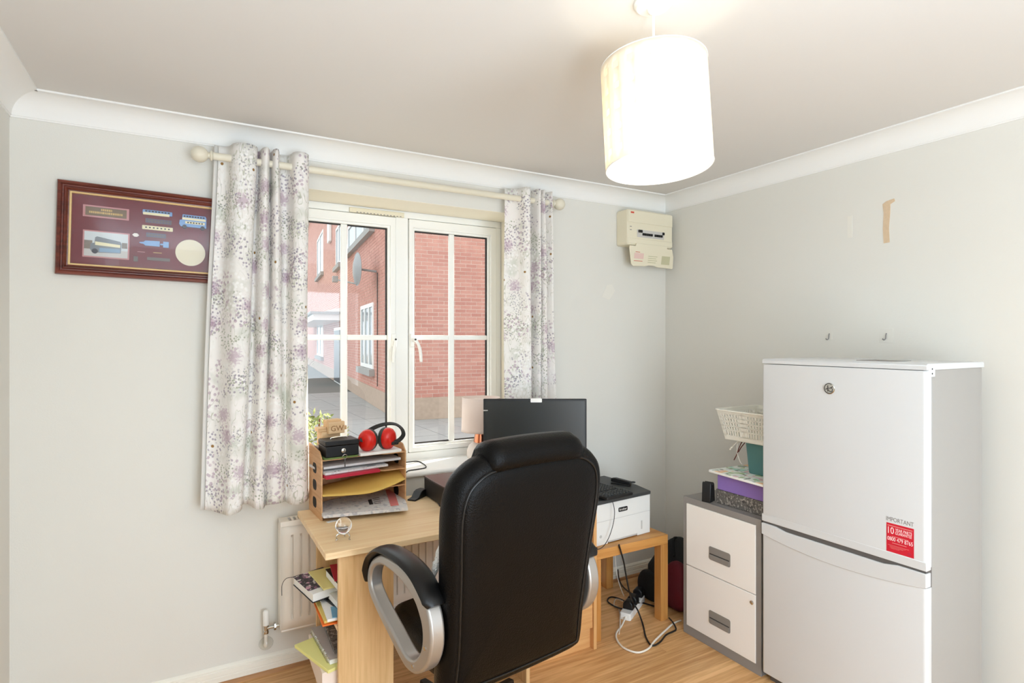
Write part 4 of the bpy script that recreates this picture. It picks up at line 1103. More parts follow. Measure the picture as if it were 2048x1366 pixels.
# third tier: ochre envelope bending over
en = thing('ochre_envelope', 'large ochre envelope drooping out of the middle tray', 'envelope', TM @ Vector((0, 0, .105)))
loc = Vector(en.location)
EA = onY(646, 992, 2.452); EB = onY(742, 985, 2.452); EB2 = onY(813, 955, 2.50); DL = TM @ Vector((.008, .15, .106)); DR = TM @ Vector((TW - .008, .15, .150))
front = catmull([EA, onY(690, 990, 2.450), EB, onY(785, 970, 2.47), onY(812, 957, 2.49)], 15)
back = [DL * (1 - i / 14) + DR * (i / 14) for i in range(15)]
rows = []
for j in range(9):
    v = j / 8
    rows.append([f_ * (1 - v) + b_ * v + Vector((0, 0, .014 * math.sin(math.pi * v) ** 1.0 * (.4 + .6 * i / 14))) - loc for i, (f_, b_) in enumerate(zip(front, back))])
o = MB().grid(rows).build('sleeve', M['envelope'], en, smooth=60); o.modifiers.new('t', 'SOLIDIFY').thickness = .003
# second tier: documents and red folder
rf = sheet_stack('red_folder', 'crimson folder sticking out of the upper tray', 'folder', (.012, -.034, .1765), .235, .20, .013, R(3), M['red_folder'], bevel=.001)
dc = thing('document_sheaf', 'sheaf of printed forms lying on the crimson folder', 'papers', TM @ Vector((.012, -.018, .1905)), TA + R(6), rot=(R(2), 0, TA + R(6)))
MB().box(.0, .285, .0, .19, 0, .009).build('sheets', M['doc_print'], dc, bevel=.0008)
MB().box(.19, .232, .012, .019, .009, .0094).build('printed_bar', M['black_ink'], dc)
MB().prism(circle(.045, .008, .0035, 12), .0088, .0093).build('punch_hole', M['black_ink'], dc); MB().prism(circle(.060, .009, .0035, 12), .0088, .0093).build('punch_hole', M['black_ink'], dc)
bp2 = thing('paper_sheaf', 'second sheaf of grey papers tucked under the top shelf', 'papers', TM @ Vector((.012, .004, .2115)), TA + R(2))
MB().box(0, .345, 0, .17, 0, .010).build('sheets', M['paper_grey'], bp2, bevel=.0008)
# top tier
TOPZ = .2505
tp1 = sheet_stack('paper_pile', 'pile of white papers under the red ear defenders', 'papers', (.165, -.004, TOPZ), .19, .18, .012, R(2), M['paper_white'], bevel=.001)
gc = sheet_stack('green_cloth', 'folded olive green cloth under the black cash box', 'cloth', (.012, -.004, TOPZ), .145, .15, .007, R(2), M['green_cloth'], bevel=.002)
cb = thing('cash_box', 'small black metal cash box with a key in its lock', 'cash box', TM @ Vector((.020, .002, TOPZ + .0075)), TA + R(2))
CBW, CBD = .142, .105
MB().box(0, CBW, 0, CBD, 0, .046).build('body', M['black_plastic'], cb, bevel=.003)
ld = MB().box(-.0015, CBW + .0015, -.0015, CBD + .0015, .047, .068).build('lid', M['black_plastic'], cb, bevel=.004)
MB().tube(catmull([(.035, .05, .068), (.038, .05, .074), (.060, .05, .0755), (.085, .05, .0755), (.104, .05, .074), (.107, .05, .068)], 18), .0028, 8).build('handle', M['chrome'], ld, smooth=True)
lk = MB().lathe([(.010, 0), (.010, .010), (.007, .012)], 16, FACE_Y((.072, 0, .026))).build('lock', M['silver'], cb, smooth=35)
MB().box(.0705, .0735, -.020, -.010, .016, .032).build('key_blade', M['silver'], lk)
MB().tube([Vector((.072, -.022 + .0, .012)) + Vector((.010 * math.sin(a), -.003 * math.cos(a), -.010 + .010 * math.cos(a))) for a in [2 * math.pi * i / 16 for i in range(16)]], .0012, 6, closed=True).build('key_ring', M['silver'], lk, smooth=True)
MB().box(.070, .074, -.026, -.024, -.040, -.004).build('spare_key', M['silver'], lk)
sheet_stack('grey_notebook_pile', 'pile of grey notebooks under the carved wooden block', 'notebooks', (.020, .116, TOPZ), .13, .070, .034, R(2), M['grey_notebook'], bevel=.001)
wb_ = thing('wooden_block', 'stepped wooden block carved with the letters GW behind the cash box', 'ornament', TM @ Vector((.040, .140, TOPZ + .0345)), TA + R(8))
wl = Vector(wb_.location)
sc_ = 1.0
MB().box(0, .085, 0, .055, 0, .062).build('base_block', M['block_wood'], wb_, bevel=.002)
MB().box(-.012, .118, .004, .052, .062, .080).build('cross_piece', M['block_wood'], wb_, bevel=.002)
fb_ = MB().box(.022, .096, -.022, .0, .052, .104).build('front_block', M['block_wood'], wb_, bevel=.002)
MB().box(.022, .090, 0, .040, .080, .112).build('top_block', M['block_wood'], wb_, bevel=.002)
text('lettering', 'GW', .034, M['block_letters'], fb_, FACE_Y((.030, -.0222, .064)), extrude=.0006)
ed = thing('ear_defenders', 'red ear defenders with a black headband on the top tray', 'ear defenders', TM @ Vector((.262, .055, TOPZ + .012)), TA + R(10))
def cup(cx_, cy_, cz_, yaw_, roll):
    Mx = Matrix.Translation((cx_, cy_, cz_)) @ Matrix.Rotation(yaw_, 4, 'Z') @ Matrix.Rotation(roll, 4, 'Y') @ Matrix.Rotation(R(-90), 4, 'X')
    prof = [(.018, .050), (.030, .046), (.038, .036), (.041, .022), (.040, .012), (.037, .010)]
    mb = MB().lathe(prof, 28, Mx @ Matrix.Diagonal((1.0, 1.18, 1, 1)))
    o = mb.build('ear_cup', M['ear_red'], ed, smooth=50)
    MB().lathe([(.030, -.010), (.038, -.008), (.041, 0), (.040, .009), (.036, .011)], 28, Mx @ Matrix.Diagonal((1.0, 1.18, 1, 1))).build('cushion', M['ear_grey'], o, smooth=50)
    return Mx
m1 = cup(.032, -.002, .047, R(205), R(0))
m2 = cup(-.036, .004, .047, R(118), R(0))
hb = catmull([(.055, -.052, .030), (.085, -.050, .040), (.112, -.036, .058), (.118, -.010, .082), (.102, .018, .100), (.060, .030, .104), (.010, .030, .096), (-.040, .018, .080), (-.075, -.008, .062), (-.086, -.014, .045)], 44)
rows = []
for i, p in enumerate(hb):
    t = (hb[min(i + 1, 43)] - hb[max(i - 1, 0)]).normalized(); side_ = t.cross(Vector((.2, -.5, .8))).normalized(); up_ = side_.cross(t)
    rows.append([p + side_ * a * .0095 + up_ * b * .0022 for a, b in ((-1, -1), (1, -1), (1, 1), (-1, 1))])
MB().loft(rows).build('headband', M['black_plastic'], ed, smooth=40)
MB().box(.040, .075, -.056, -.048, .020, .034).build('band_clip', M['black_plastic'], ed, bevel=.002)

# crystal ball on its little stand
bc = Vector((.516, 2.204, DZ1 + .052))
cr_ = thing('crystal_ball', 'clear crystal ball on a small silver stand at the desk corner', 'ornament', (bc.x, bc.y, DZ1))
MB().ball((0, 0, .052), .0305, .0305, .0305, 32, 20).build('ball', M['crystal'], cr_, smooth=True)
st_ = MB().tube([(.017 * math.cos(2 * math.pi * i / 20), .017 * math.sin(2 * math.pi * i / 20), .0235) for i in range(20)], .0018, 6, closed=True)
for k in range(3):
    a = 2 * math.pi * k / 3 - .9
    d_ = Vector((math.cos(a), math.sin(a), 0))
    st_.tube(catmull([d_ * .017 + Vector((0, 0, .0235)), d_ * .026 + Vector((0, 0, .020)), d_ * .028 + Vector((0, 0, .010)), d_ * .024 + Vector((0, 0, .004)), d_ * .031 + Vector((0, 0, .002))], 12), .0022, 6)
st_.build('stand', M['silver'], cr_, smooth=True)

# flat desktop computer, monitor, charger
pc_ = thing('desktop_computer', 'flat dark desktop computer case under the window sill', 'computer', (1.0, 2.30, DZ1))
MB().box(0, .235, 0, .33, .004, .088).build('case', M['pc_side'], pc_, bevel=.003)
MB().box(-.002, .237, -.002, .332, .088, .096).build('lid', M['pc_top_sheen'], pc_, bevel=.002)
for sx in (.02, .21):
    for sy in (.03, .3): MB().lathe([(.010, 0), (.010, .005)], 12, Matrix.Translation((sx, sy, 0))).build('foot', M['black_matt'], pc_)
MC = Vector((1.500, 2.420)); mw, mh = .2555, .300
mo = thing('monitor', 'black widescreen monitor standing behind the office chair', 'monitor', (MC.x, MC.y, CHZ), -YAW)
ztop = 1.190 - CHZ
MB().box(-mw, mw, 0, .018, ztop - mh, ztop).build('bezel', M['black_plastic'], mo, bevel=.003)
MB().box(-mw + .009, mw - .009, -.0008, .0, ztop - mh + .018, ztop - .010).build('screen', M['screen'], mo)
MB().box(-.10, .10, .018, .045, ztop - mh + .05, ztop - .06).build('rear_housing', M['black_plastic'], mo, bevel=.008)
MB().box(-.03, .03, .022, .045, .0, ztop - mh + .1).build('stand_post', M['black_plastic'], mo, bevel=.003)
MB().prism(rrect(-.11, .11, -.06, .12, .03), 0, .012).build('stand_foot', M['black_plastic'], mo, bevel=.003)
MB().prism(rrect(-.022, .048 - .014, ztop - .017, ztop + .003, .003), -.004, -.001, XZ).build('paper_tag', M['paper_white'], mo)
MB().box(-mw, -mw + .022, -.0016, -.0008, ztop - .060, ztop - .054).build('silver_mark', M['silver'], mo)
ad = thing('black_charger', 'black charger block behind the letter tray on the desk', 'charger', (.955, 2.600, DZ1), R(38))
MB().prism([(-.055, 0), (.06, 0), (.06, .034), (.02, .036), (.0, .030), (-.02, .010), (-.055, .006)], -.022, .022, XZ).build('body', M['black_plastic'], ad, bevel=.003)
def cable(name, label, pts, r, m_, cat='cable', nn=50):
    pts = [Vector(p) for p in pts]; b = Vector(pts[0])
    return tag(MB().tube([p - b for p in catmull(pts, nn)], r, 7).build(name, m_, smooth=True, loc=b), label, cat)
cable('black_lead', 'black lead curling from the charger to the desktop computer', [(.985, 2.615, DZ1 + .012), onZ(840, 987, DZ1 + .004), onZ(862, 988, DZ1 + .004), onZ(872, 1000, DZ1 + .004), onZ(880, 1012, DZ1 + .004)], .003, M['cable_black'])
cable('sill_lead', 'thin black lead looped on the white window sill', [onZ(800, 925, .825), onZ(813, 924.5, .825), onZ(834, 922.5, .825), onZ(846, 927, .825), onZ(852, 933, .825), onZ(849, 936, .825), onZ(832, 939, .825), onZ(818, 941, .825), onZ(812, 945, .825)], .0028, M['cable_black'])

# table lamp on the sill
tl = thing('table_lamp', 'pale pink table lamp with a copper neck on the window sill', 'lamp', (1.435, 2.885, .8225))
MB().lathe([(.070, 0), (.078, .004), (.082, .02), (.080, .045), (.070, .070), (.052, .086), (.040, .092)], 36).build('ceramic_base', M['lamp_ceramic'], tl, smooth=50)
MB().lathe([(.044, .088), (.043, .096), (.034, .148), (.020, .152)], 36).build('copper_neck', M['copper'], tl, smooth=50)
MB().tube([(0, 0, .14), (0, 0, .30)], .006, 8).build('lamp_stem', M['copper'], tl)
lsr = []
for r_, z in ((.112, .150), (.111, .17), (.109, .24), (.107, .338)):
    lsr.append([(r_ * math.cos(2 * math.pi * i / 48), r_ * math.sin(2 * math.pi * i / 48), z) for i in range(48)])
o = MB().loft(lsr, cap=False).build('shade', M['lamp_pink'], tl, smooth=True); o.modifiers.new('t', 'SOLIDIFY').thickness = .002
MB().lathe([(.010, .318), (.106, .320), (.106, .322), (.010, .322)], 36).build('shade_diffuser', M['lamp_pink'], tl)

# ------------------------------------------------------------------ papers in the shelf leg
def slab(name, label, cat, c0_, size, rz, m_, rot=None, group=None, bevel=.001):
    return tag(MB().box(-size[0] / 2, size[0] / 2, -size[1] / 2, size[1] / 2, 0, size[2]).build(name, m_, loc=c0_, rot=rot if rot else (0, 0, rz), bevel=bevel), label, cat, group)
slab('orange_wallet', 'orange document wallet lying on the upper desk shelf', 'folder', (.545, 2.300, .4455), (.225, .32, .006), R(-2), M['orange_card'])
slab('pale_folder', 'pale sand folder on top of the orange wallet', 'folder', (.545, 2.305, .452), (.215, .31, .010), R(-1), M['sand_folder'])
slab('leaflet', 'white leaflet with a blue picture in the upper shelf', 'leaflet', (.550, 2.270, .4625), (.200, .28, .010), R(-3), M['paper_white'])
slab('blue_leaflet', 'blue printed leaflet poking out near the front panel', 'leaflet', (.560, 2.165, .473), (.190, .090, .004), R(-8), M['blue_print'])
slab('black_organiser', 'slim black organiser lying slantwise on the leaflets', 'organiser', (.545, 2.300, .4728), (.155, .24, .007), R(14), M['black_plastic'])
slab('white_magazine', 'curled white magazine in the upper desk shelf', 'magazine', (.570, 2.285, .480), (.18, .24, .022), R(6), M['paper_white'])
nbk = thing('floral_notebook', 'small dark floral notebook sticking out of the desk shelf', 'notebook', (.440, 2.385, .492), R(12), rot=(R(2), R(-3), R(12)))
MB().box(-.045, .075, -.105, .085, 0, .030).build('pages', M['paper_white'], nbk, bevel=.001)
MB().box(-.048, .078, -.070, .088, .030, .033).build('cover', M['floral_notebook'], nbk, bevel=.001)
MB().box(-.048, .078, -.108, .088, -.003, 0).build('back_cover', M['black_plastic'], nbk, bevel=.001)
MB().tube(catmull([(-.045, .085, .031), (-.070, .100, .028), (-.088, .098, .008), (-.094, .088, -.030)], 16), .0012, 6).build('ribbon', M['black_plastic'], nbk, smooth=True)
slab('yellow_wallet', 'pale yellow wallet folder standing out at the top of the shelf', 'folder', (.545, 2.370, .528), (.205, .200, .006), R(6), M['yellow_folder'])
slab('black_book', 'black covered book with cream pages near the desktop', 'book', (.585, 2.250, .538), (.185, .240, .026), R(4), M['paper_white'])
slab('black_book_cover', 'black cover sheet lying on the cream book', 'folder', (.585, 2.250, .5645), (.190, .245, .003), R(4), M['black_plastic'])
slab('red_card', 'red printed greeting card on top of the shelf papers', 'card', (.570, 2.300, .5680), (.15, .17, .003), R(-6), M['red_folder'])
slab('pink_paper_stack', 'stack of pale pink papers on the lower desk shelf', 'papers', (.535, 2.285, .1925), (.215, .310, .092), R(-1.5), M['pink_paper'])
yA = Vector((.364, 2.364)); e1_ = Vector((.30, -.954)); e2_ = Vector((.954, .30))
yc = yA + e1_ * .130 + e2_ * .105
slab('yellow_pad', 'yellow lined pad splayed out of the lower desk shelf', 'notepad', (yc.x, yc.y, .2855), (.210, .255, .012), math.atan2(e2_.y, e2_.x), M['yellow_pad'])
sn = thing('spiral_notebook', 'grey spiral notebook lying on the yellow pad', 'notebook', (.545, 2.290, .2985), R(3))
MB().box(-.098, .098, -.135, .135, 0, .018).build('pages', M['paper_white'], sn, bevel=.001)
MB().box(-.100, .100, -.138, .138, .018, .020).build('cover', M['grey_notebook'], sn)
coil = MB().tube([(-.100 + .006 * math.cos(26 * a), -.125 + .25 * a / (2 * math.pi), .010 + .010 * math.sin(26 * a)) for a in [2 * math.pi * i / 420 for i in range(420)]], .0011, 4)
coil.build('spiral', M['silver'], sn, smooth=True)
slab('dark_notebook', 'dark patterned notebook on top of the grey spiral notebook', 'notebook', (.562, 2.300, .3190), (.165, .25, .016), R(-2), M['stone_card'])

# ------------------------------------------------------------------ extension lead, cables and bag
sk0 = onZ(1250, 1241, .0); sk1 = onZ(1280, 1201, .0)
dv = sk1 - sk0; sa = math.atan2(dv.y, dv.x); sl = dv.length
ex = thing('extension_socket', 'white four-way extension socket on the floor with three black plugs', 'extension lead', sk0, sa)
MB().prism(rrect(0, sl, -.030, .030, .010), 0, .038).build('socket_block', M['white_plastic'], ex, bevel=.004)
for i, u in enumerate((.26, .52, .90)):
    pg = MB().prism([(-.028, .038), (.028, .038), (.026, .070), (.014, .082), (-.014, .082), (-.026, .070)], -.026, .026, YZ)
    pg.v = [(a + u * sl, b, c) for a, b, c in pg.v]
    pg.build('plug', M['black_plastic'], ex, bevel=.005)
cable('white_flex', 'thick white flex looping over the floor from the socket to the cabinet', [sk0 + Vector((.005, 0, .018)), onZ(1243, 1252, .006), onZ(1233, 1266, .006), onZ(1234, 1280, .006), onZ(1248, 1296, .006), onZ(1275, 1305, .006), onZ(1297, 1297, .006), onZ(1310, 1281, .006), onZ(1335, 1257, .006), onZ(1348, 1246, .006), onZ(1362, 1241, .006)], .0046, M['cable_white'], nn=80)
cable('black_flex', 'black flex dropping from the printer and looping across the floor', [(1.885, 2.238, .44), onY(1238, 1090, 2.236), onY(1247, 1122, 2.238), onY(1252, 1150, 2.24), onY(1259, 1185, 2.245), onZ(1266, 1205, .085), onZ(1276, 1222, .05), onZ(1286, 1250, .005), onZ(1292, 1275, .005), onZ(1304, 1291, .005), onZ(1320, 1284, .005), onZ(1332, 1270, .005), onZ(1346, 1263, .005), onZ(1352, 1258, .008), onZ(1346, 1245, .02), onZ(1338, 1236, .02)], .0042, M['cable_black'], nn=110)
q0 = Vector(sk0)
cable('coiled_flex', 'black flex coiling beside the extension socket', [onZ(1256, 1206, .07), onZ(1240, 1198, .02), onZ(1222, 1194, .006), onZ(1215, 1202, .006), onZ(1228, 1212, .006), onZ(1248, 1219, .03)], .0042, M['cable_black'])
cable('upright_flex', 'black flex climbing behind the table leg from the far plug', [onZ(1272, 1190, .05), onZ(1258, 1184, .03), onZ(1245, 1172, .008), onZ(1238, 1158, .012), onY(1236, 1140, 2.60)], .0042, M['cable_black'])
cable('short_flex', 'short black flex running from the socket behind the table leg', [onZ(1272, 1206, .06), onZ(1286, 1206, .008), onZ(1300, 1210, .008), onZ(1314, 1214, .008)], .0042, M['cable_black'])
cable('white_usb_lead', 'thin white lead trailing from the socket down to its loose plug', [onZ(1245, 1202, .05), onZ(1232, 1198, .008), onZ(1228, 1210, .008), onZ(1237, 1216, .008), onZ(1240, 1235, .008), onZ(1240, 1252, .008), onZ(1238, 1268, .008)], .0026, M['cable_white'])
cable('white_riser_lead', 'thin white lead rising behind the side table', [onZ(1248, 1192, .03), onZ(1240, 1172, .04), onY(1234, 1150, 2.58), onY(1231, 1120, 2.60), onY(1230, 1095, 2.62)], .0026, M['cable_white'])
bg_ = thing('rucksack', 'black and burgundy rucksack slumped between the side table and the filing cabinet', 'bag', (2.42, 2.36, 0))
def blob(c, r, amp, seed, seg=26, rings=16, top=None):
    rr = random.Random(seed); ph_ = [rr.uniform(0, 6.28) for _ in range(6)]
    mb = MB().ball((0, 0, 0), 1, 1, 1, seg, rings); out = []
    for v in mb.v:
        x, y, z = v; k = 1 + amp * (math.sin(3 * x + ph_[0]) * math.cos(2.5 * y + ph_[1]) + .6 * math.sin(5 * z + ph_[2]) * math.cos(4 * x + ph_[3]))
        sgn = lambda t, p_: math.copysign(abs(t) ** p_, t)
        x, y, z = sgn(x, .75) * k, sgn(y, .75) * k, sgn(z, .8) * k
        if top: w_ = 1 - top * max(0, z); x *= w_; y *= w_
        out.append((c[0] + x * r[0], c[1] + y * r[1], max(.003, c[2] + z * r[2])))
    mb.v = out; return mb
blob((.03, .03, .175), (.15, .17, .185), .05, 3, top=.62).build('main_compartment', M['bag_black'], bg_, smooth=60)
blob((-.07, -.06, .130), (.080, .105, .125), .07, 8, top=.35).build('front_pocket', M['bag_red'], bg_, smooth=60)
blob((-.110, .10, .085), (.055, .085, .085), .06, 5).build('side_pocket', M['bag_black'], bg_, smooth=60)
MB().tube(catmull([(.03, .05, .345), (.0, .04, .350), (-.03, .02, .335), (-.06, -.02, .28)], 16), .007, 8).build('strap', M['bag_black'], bg_, smooth=True)

# ------------------------------------------------------------------ filing cabinet
FX, FY0, FY1, FH = 2.198, 1.661, 2.115, .690
fc = thing('filing_cabinet', 'grey two-drawer filing cabinet with white drawer fronts beside the fridge', 'filing cabinet', (FX + .2, (FY0 + FY1) / 2, 0))
fo_ = Vector(fc.location)
def cabp(mb, name, m_, parent=fc, **k):
    mb.v = [(a - fo_.x, b - fo_.y, c) for a, b, c in mb.v]; return mb.build(name, m_, parent, **k)
cb_ = MB().box(FX + .006, 2.66, FY0, FY1, 0, FH)
cabp(cb_, 'body', M['cab_grey'], bevel=.002)
cabp(MB().ring(ringpoly(FY0, FY1, 0, FH), ringpoly(FY0 + .026, FY1 - .022, .045, FH - .030), FX, FX + .012, YZ), 'front_frame', M['cab_grey'], bevel=.001)
dy0, dy1 = FY0 + .027, FY1 - .023
zs_ = onX(1372 + 6, 1130, FX).z
for k, (z0, z1) in enumerate(((.352, FH - .031), (.046, .348))):
    dr = cabp(MB().box(FX - .003, FX + .01, dy0, dy1, z0, z1), 'drawer', M['cab_white'], bevel=.0015)
    pa = onX(1418, 1091 if k == 0 else 1219, FX - .003); pb_ = onX(1461, 1136 if k == 0 else 1268, FX - .003)
    ya, yb = sorted((pa.y, pb_.y)); zc = (pa.z + pb_.z) / 2
    hz = .032
    h_ = cabp(MB().prism(rrect(ya, yb, zc - hz, zc + hz, .010), FX - .005, FX - .003, YZ), 'handle_plate', M['cab_handle'], dr, bevel=.0008)
    cabp(MB().box(FX - .0058, FX - .005, ya + .006, yb - .006, zc - .006, zc - .001), 'grip_slot', M['cab_slot'], dr)
    cabp(MB().prism([(ya + .005, zc - .006), (yb - .005, zc - .006), (yb - .008, zc - .028), (ya + .008, zc - .028)], FX - .0085, FX - .005, YZ), 'grip_lip', M['cab_handle'], dr, bevel=.001)
    if k == 1:
        lp_ = onX(1504, 1205, FX - .003)
        cabp(MB().lathe([(.009, 0), (.009, .004), (.006, .006)], 16, FACE_X((FX - .003, lp_.y, lp_.z))), 'lock', M['silver'], dr, smooth=35)
# on the cabinet
bt = thing('tape_dispenser', 'black tape dispenser at the corner of the filing cabinet top', 'tape dispenser', (2.232, 1.985, FH), R(20))
MB().prism([(-.030, 0), (.030, 0), (.022, .085), (.010, .095), (.004, .080), (-.012, .078), (-.018, .098), (-.024, .090)], -.022, .022, XZ).build('body', M['black_plastic'], bt, bevel=.003)
MB().lathe([(.008, -.012), (.022, -.012), (.022, .012), (.008, .012)], 20, FACE_Y((-.002, -.008, .052))).build('tape_roll', M['dark_grey'], bt)
GX = 2.245
tag(MB().box(0, .30, 0, .285, 0, .066).build('stone_effect_box', M['stone_card'], loc=(GX, 1.665, FH + .0005), bevel=.002), 'grey stone-effect card box lying on the filing cabinet', 'box')
pbx = thing('purple_box', 'purple cardboard box stacked on the stone-effect box', 'box', (GX + .002, 1.672, FH + .067))
MB().box(0, .29, 0, .270, 0, .070).build('tray', M['purple'], pbx, bevel=.002)
MB().box(-.002, .292, -.002, .272, .070, .080).build('lid', M['purple'], pbx, bevel=.002)
bA, bB, bC = onZ(1412, 937, .848), onZ(1530, 974, .848), onZ(1462, 926, .848)
bd_ = thing('printed_board', 'white board printed with pastel leaves and fruit on the purple box', 'board', (GX - .04, 1.64, FH + .1475), R(-4))
MB().prism(rrect(-.012, .26, .0, .335, .012), 0, .010).build('board', M['paper_white'], bd_, bevel=.002)
MB().prism(rrect(-.010, .258, .002, .333, .011), .010, .0112).build('printed_face', M['board_print'], bd_)
tz = FH + .159
tpot = thing('teal_tub', 'teal plastic tub standing on the printed board', 'tub', (2.395, 1.755, tz))
MB().loft([[(p[0] * s_, p[1] * s_, z) for p in rrect(-.075, .075, -.085, .085, .02)] for z, s_ in ((0, .90), (.004, .92), (.140, 1.05), (.144, 1.08), (.150, 1.08))]).build('body', M['teal'], tpot, smooth=40)
# basket: real bars
bk_ = thing('plastic_basket', 'white perforated plastic basket on top of the teal tub', 'basket', (2.405, 1.812, tz + .1505))
BH = .145
def bq(u, v): return Vector((u, v, 0))
def bask(x, y, z): s_ = .80 + .20 * z / BH; return Vector((x * s_, y * s_, z))
hx_, hy_ = .150, .145
bb_ = MB()
MB().loft([[bask(p[0], p[1], z) for p in rrect(-hx_, hx_, -hy_, hy_, .02)] for z in (0, .004)]).build('base', M['basket'], bk_)
rimp = rrect(-hx_ - .010, hx_ + .010, -hy_ - .010, hy_ + .010, .025); rimi = rrect(-hx_ + .002, hx_ - .002, -hy_ + .002, hy_ - .002, .02)
MB().ring(rimp, rimi, BH - .004, BH + .002).build('rim', M['basket'], bk_, bevel=.001)
def wall(side_, L_, vert):
    mb = MB()
    n_ = 17
    def pt(t, z):
        x = -L_ + 2 * L_ * t
        return bask(*( (side_ * hx_, x, z) if vert else (x, side_ * hy_, z)))
    nrm = Vector((side_, 0, 0)) if vert else Vector((0, side_, 0))
    def bar(a, b, c, d):
        P = [a, b, c, d]
        mb.add(P + [p - nrm * .0022 for p in P], [(0, 1, 2, 3), (7, 6, 5, 4), (0, 4, 5, 1), (1, 5, 6, 2), (2, 6, 7, 3), (3, 7, 4, 0)])
    zl = [.0, .024, .031, .046, .052, .066, .072, .086, .092, .106, .112, .126, BH - .002]
    hs = [(zl[0], zl[1])] + [(zl[i], zl[i] + .0065) for i in (3, 5, 7, 9)] + [(.126, BH - .002)]
    for z0, z1 in hs: bar(pt(0, z0), pt(1, z0), pt(1, z1), pt(0, z1))
    for k in range(n_ + 1):
        t0 = k / n_; w_ = .25 / n_
        a0, a1 = max(0, t0 - w_), min(1, t0 + w_)
        if k in (8, 9): a0, a1 = max(0, t0 - .6 / n_), min(1, t0 + .6 / n_)
        if k == 0: a1 = .05
        if k == n_: a0 = .95
        bar(pt(a0, .02), pt(a1, .02), pt(a1, .13), pt(a0, .13))
    return mb
for sg in (-1, 1):
    wall(sg, hy_, True).build('lattice_side', M['basket'], bk_); wall(sg, hx_, False).build('lattice_end', M['basket'], bk_)
cz = lambda px, py, x: onX(px, py, x)
cable('white_plug_lead', 'short white lead with a plug dangling under the basket', [cz(1490, 876, 2.33), cz(1480, 880, 2.32), cz(1470, 888, 2.31), cz(1464, 894, 2.31), cz(1460, 899, 2.31)], [.0022] * 38 + [.004] * 12, M['cable_white'])
cable('white_hanging_lead', 'white lead hanging from the basket onto the printed board', [cz(1486, 877, 2.33), cz(1476, 886, 2.32), cz(1474, 900, 2.31), cz(1476, 912, 2.31), cz(1481, 925, 2.31), cz(1484, 928, 2.31)], .0022, M['cable_white'])
cable('brown_lead', 'brown lead dangling under the basket beside the teal tub', [cz(1492, 876, 2.34), cz(1484, 884, 2.32), cz(1478, 896, 2.31), cz(1474, 908, 2.31), cz(1468, 920, 2.31)], .0024, M['cable_brown'])
cable('brown_lead', 'second brown lead crossing behind the first under the basket', [cz(1494, 877, 2.345), cz(1489, 886, 2.335), cz(1482, 895, 2.325), cz(1477, 904, 2.32)], .0024, M['cable_brown'])

# ------------------------------------------------------------------ fridge freezer
RX, RY0, RY1, RT = 2.186, 1.006, 1.648, 1.401
fg = thing('fridge_freezer', 'white fridge freezer with a red guarantee sticker against the bare wall', 'fridge', (2.40, (RY0 + RY1) / 2, 0))
go = Vector(fg.location)
def fp_(mb, name, m_, parent=fg, **k):
    mb.v = [(a - go.x, b - go.y, c) for a, b, c in mb.v]; return mb.build(name, m_, parent, **k)
def loc_M(Mx): return Matrix.Translation(-go) @ Mx
fp_(MB().box(RX + .045, 2.60, RY0 + .004, RY1 - .004, .03, RT - .020), 'cabinet', M['fridge_side_shaded'], bevel=.004)
top = fp_(MB().prism([(RX + .002, RT - .022), (2.605, RT - .022), (2.605, RT - .004), (2.597, RT), (RX + .010, RT), (RX + .002, RT - .006)], RY0 - .001, RY1 + .001, XZ), 'worktop', M['fridge_white'], bevel=.002)
fp_(MB().box(2.30, 2.42, RY0 + .16, RY0 + .30, RT, RT + .002), 'top_label', M['cab_grey'], top)
fp_(MB().box(RX + .03, 2.59, RY0 + .02, RY1 - .02, 0, .03), 'kick_base', M['fridge_gap'])
SZ = .690                                             # level of the seam between the doors
ud = fp_(MB().prism(rrect(RX, RX + .043, RY0, RY1, .012, 4), SZ + .012, RT - .024), 'upper_door', M['fridge_white'], bevel=.003)
fp_(MB().box(RX - .001, RX + .03, RY0 - .0008, RY1 + .0008, SZ + .004, SZ + .036), 'lower_trim', M['fridge_white'], ud, bevel=.003)
lo = fp_(MB().prism(rrect(RX, RX + .043, RY0, RY1, .012, 4), .035, SZ - .055), 'lower_door', M['fridge_white'], bevel=.003)
n_ = 28; cap_t, cap_b = [], []
for i in range(n_ + 1):
    t = i / n_; y_ = RY0 + (RY1 - RY0) * t
    dip = .010 * max(0, min(1, (t - .14) / .08)) * max(0, min(1, (.90 - t) / .08))
    cap_t.append((y_, SZ - .004 - dip)); cap_b.append((y_, SZ - .052 - .030 * math.sin(math.pi * t) ** .8))
capm = MB().prism(cap_b + cap_t[::-1], RX - .0035, RX + .030, YZ)
fp_(capm, 'handle_cap', M['fridge_white'], lo, bevel=.002)
fp_(MB().box(RX + .004, RX + .043, RY0 + .004, RY1 - .004, SZ - .058, SZ + .012), 'seal', M['fridge_gap'])
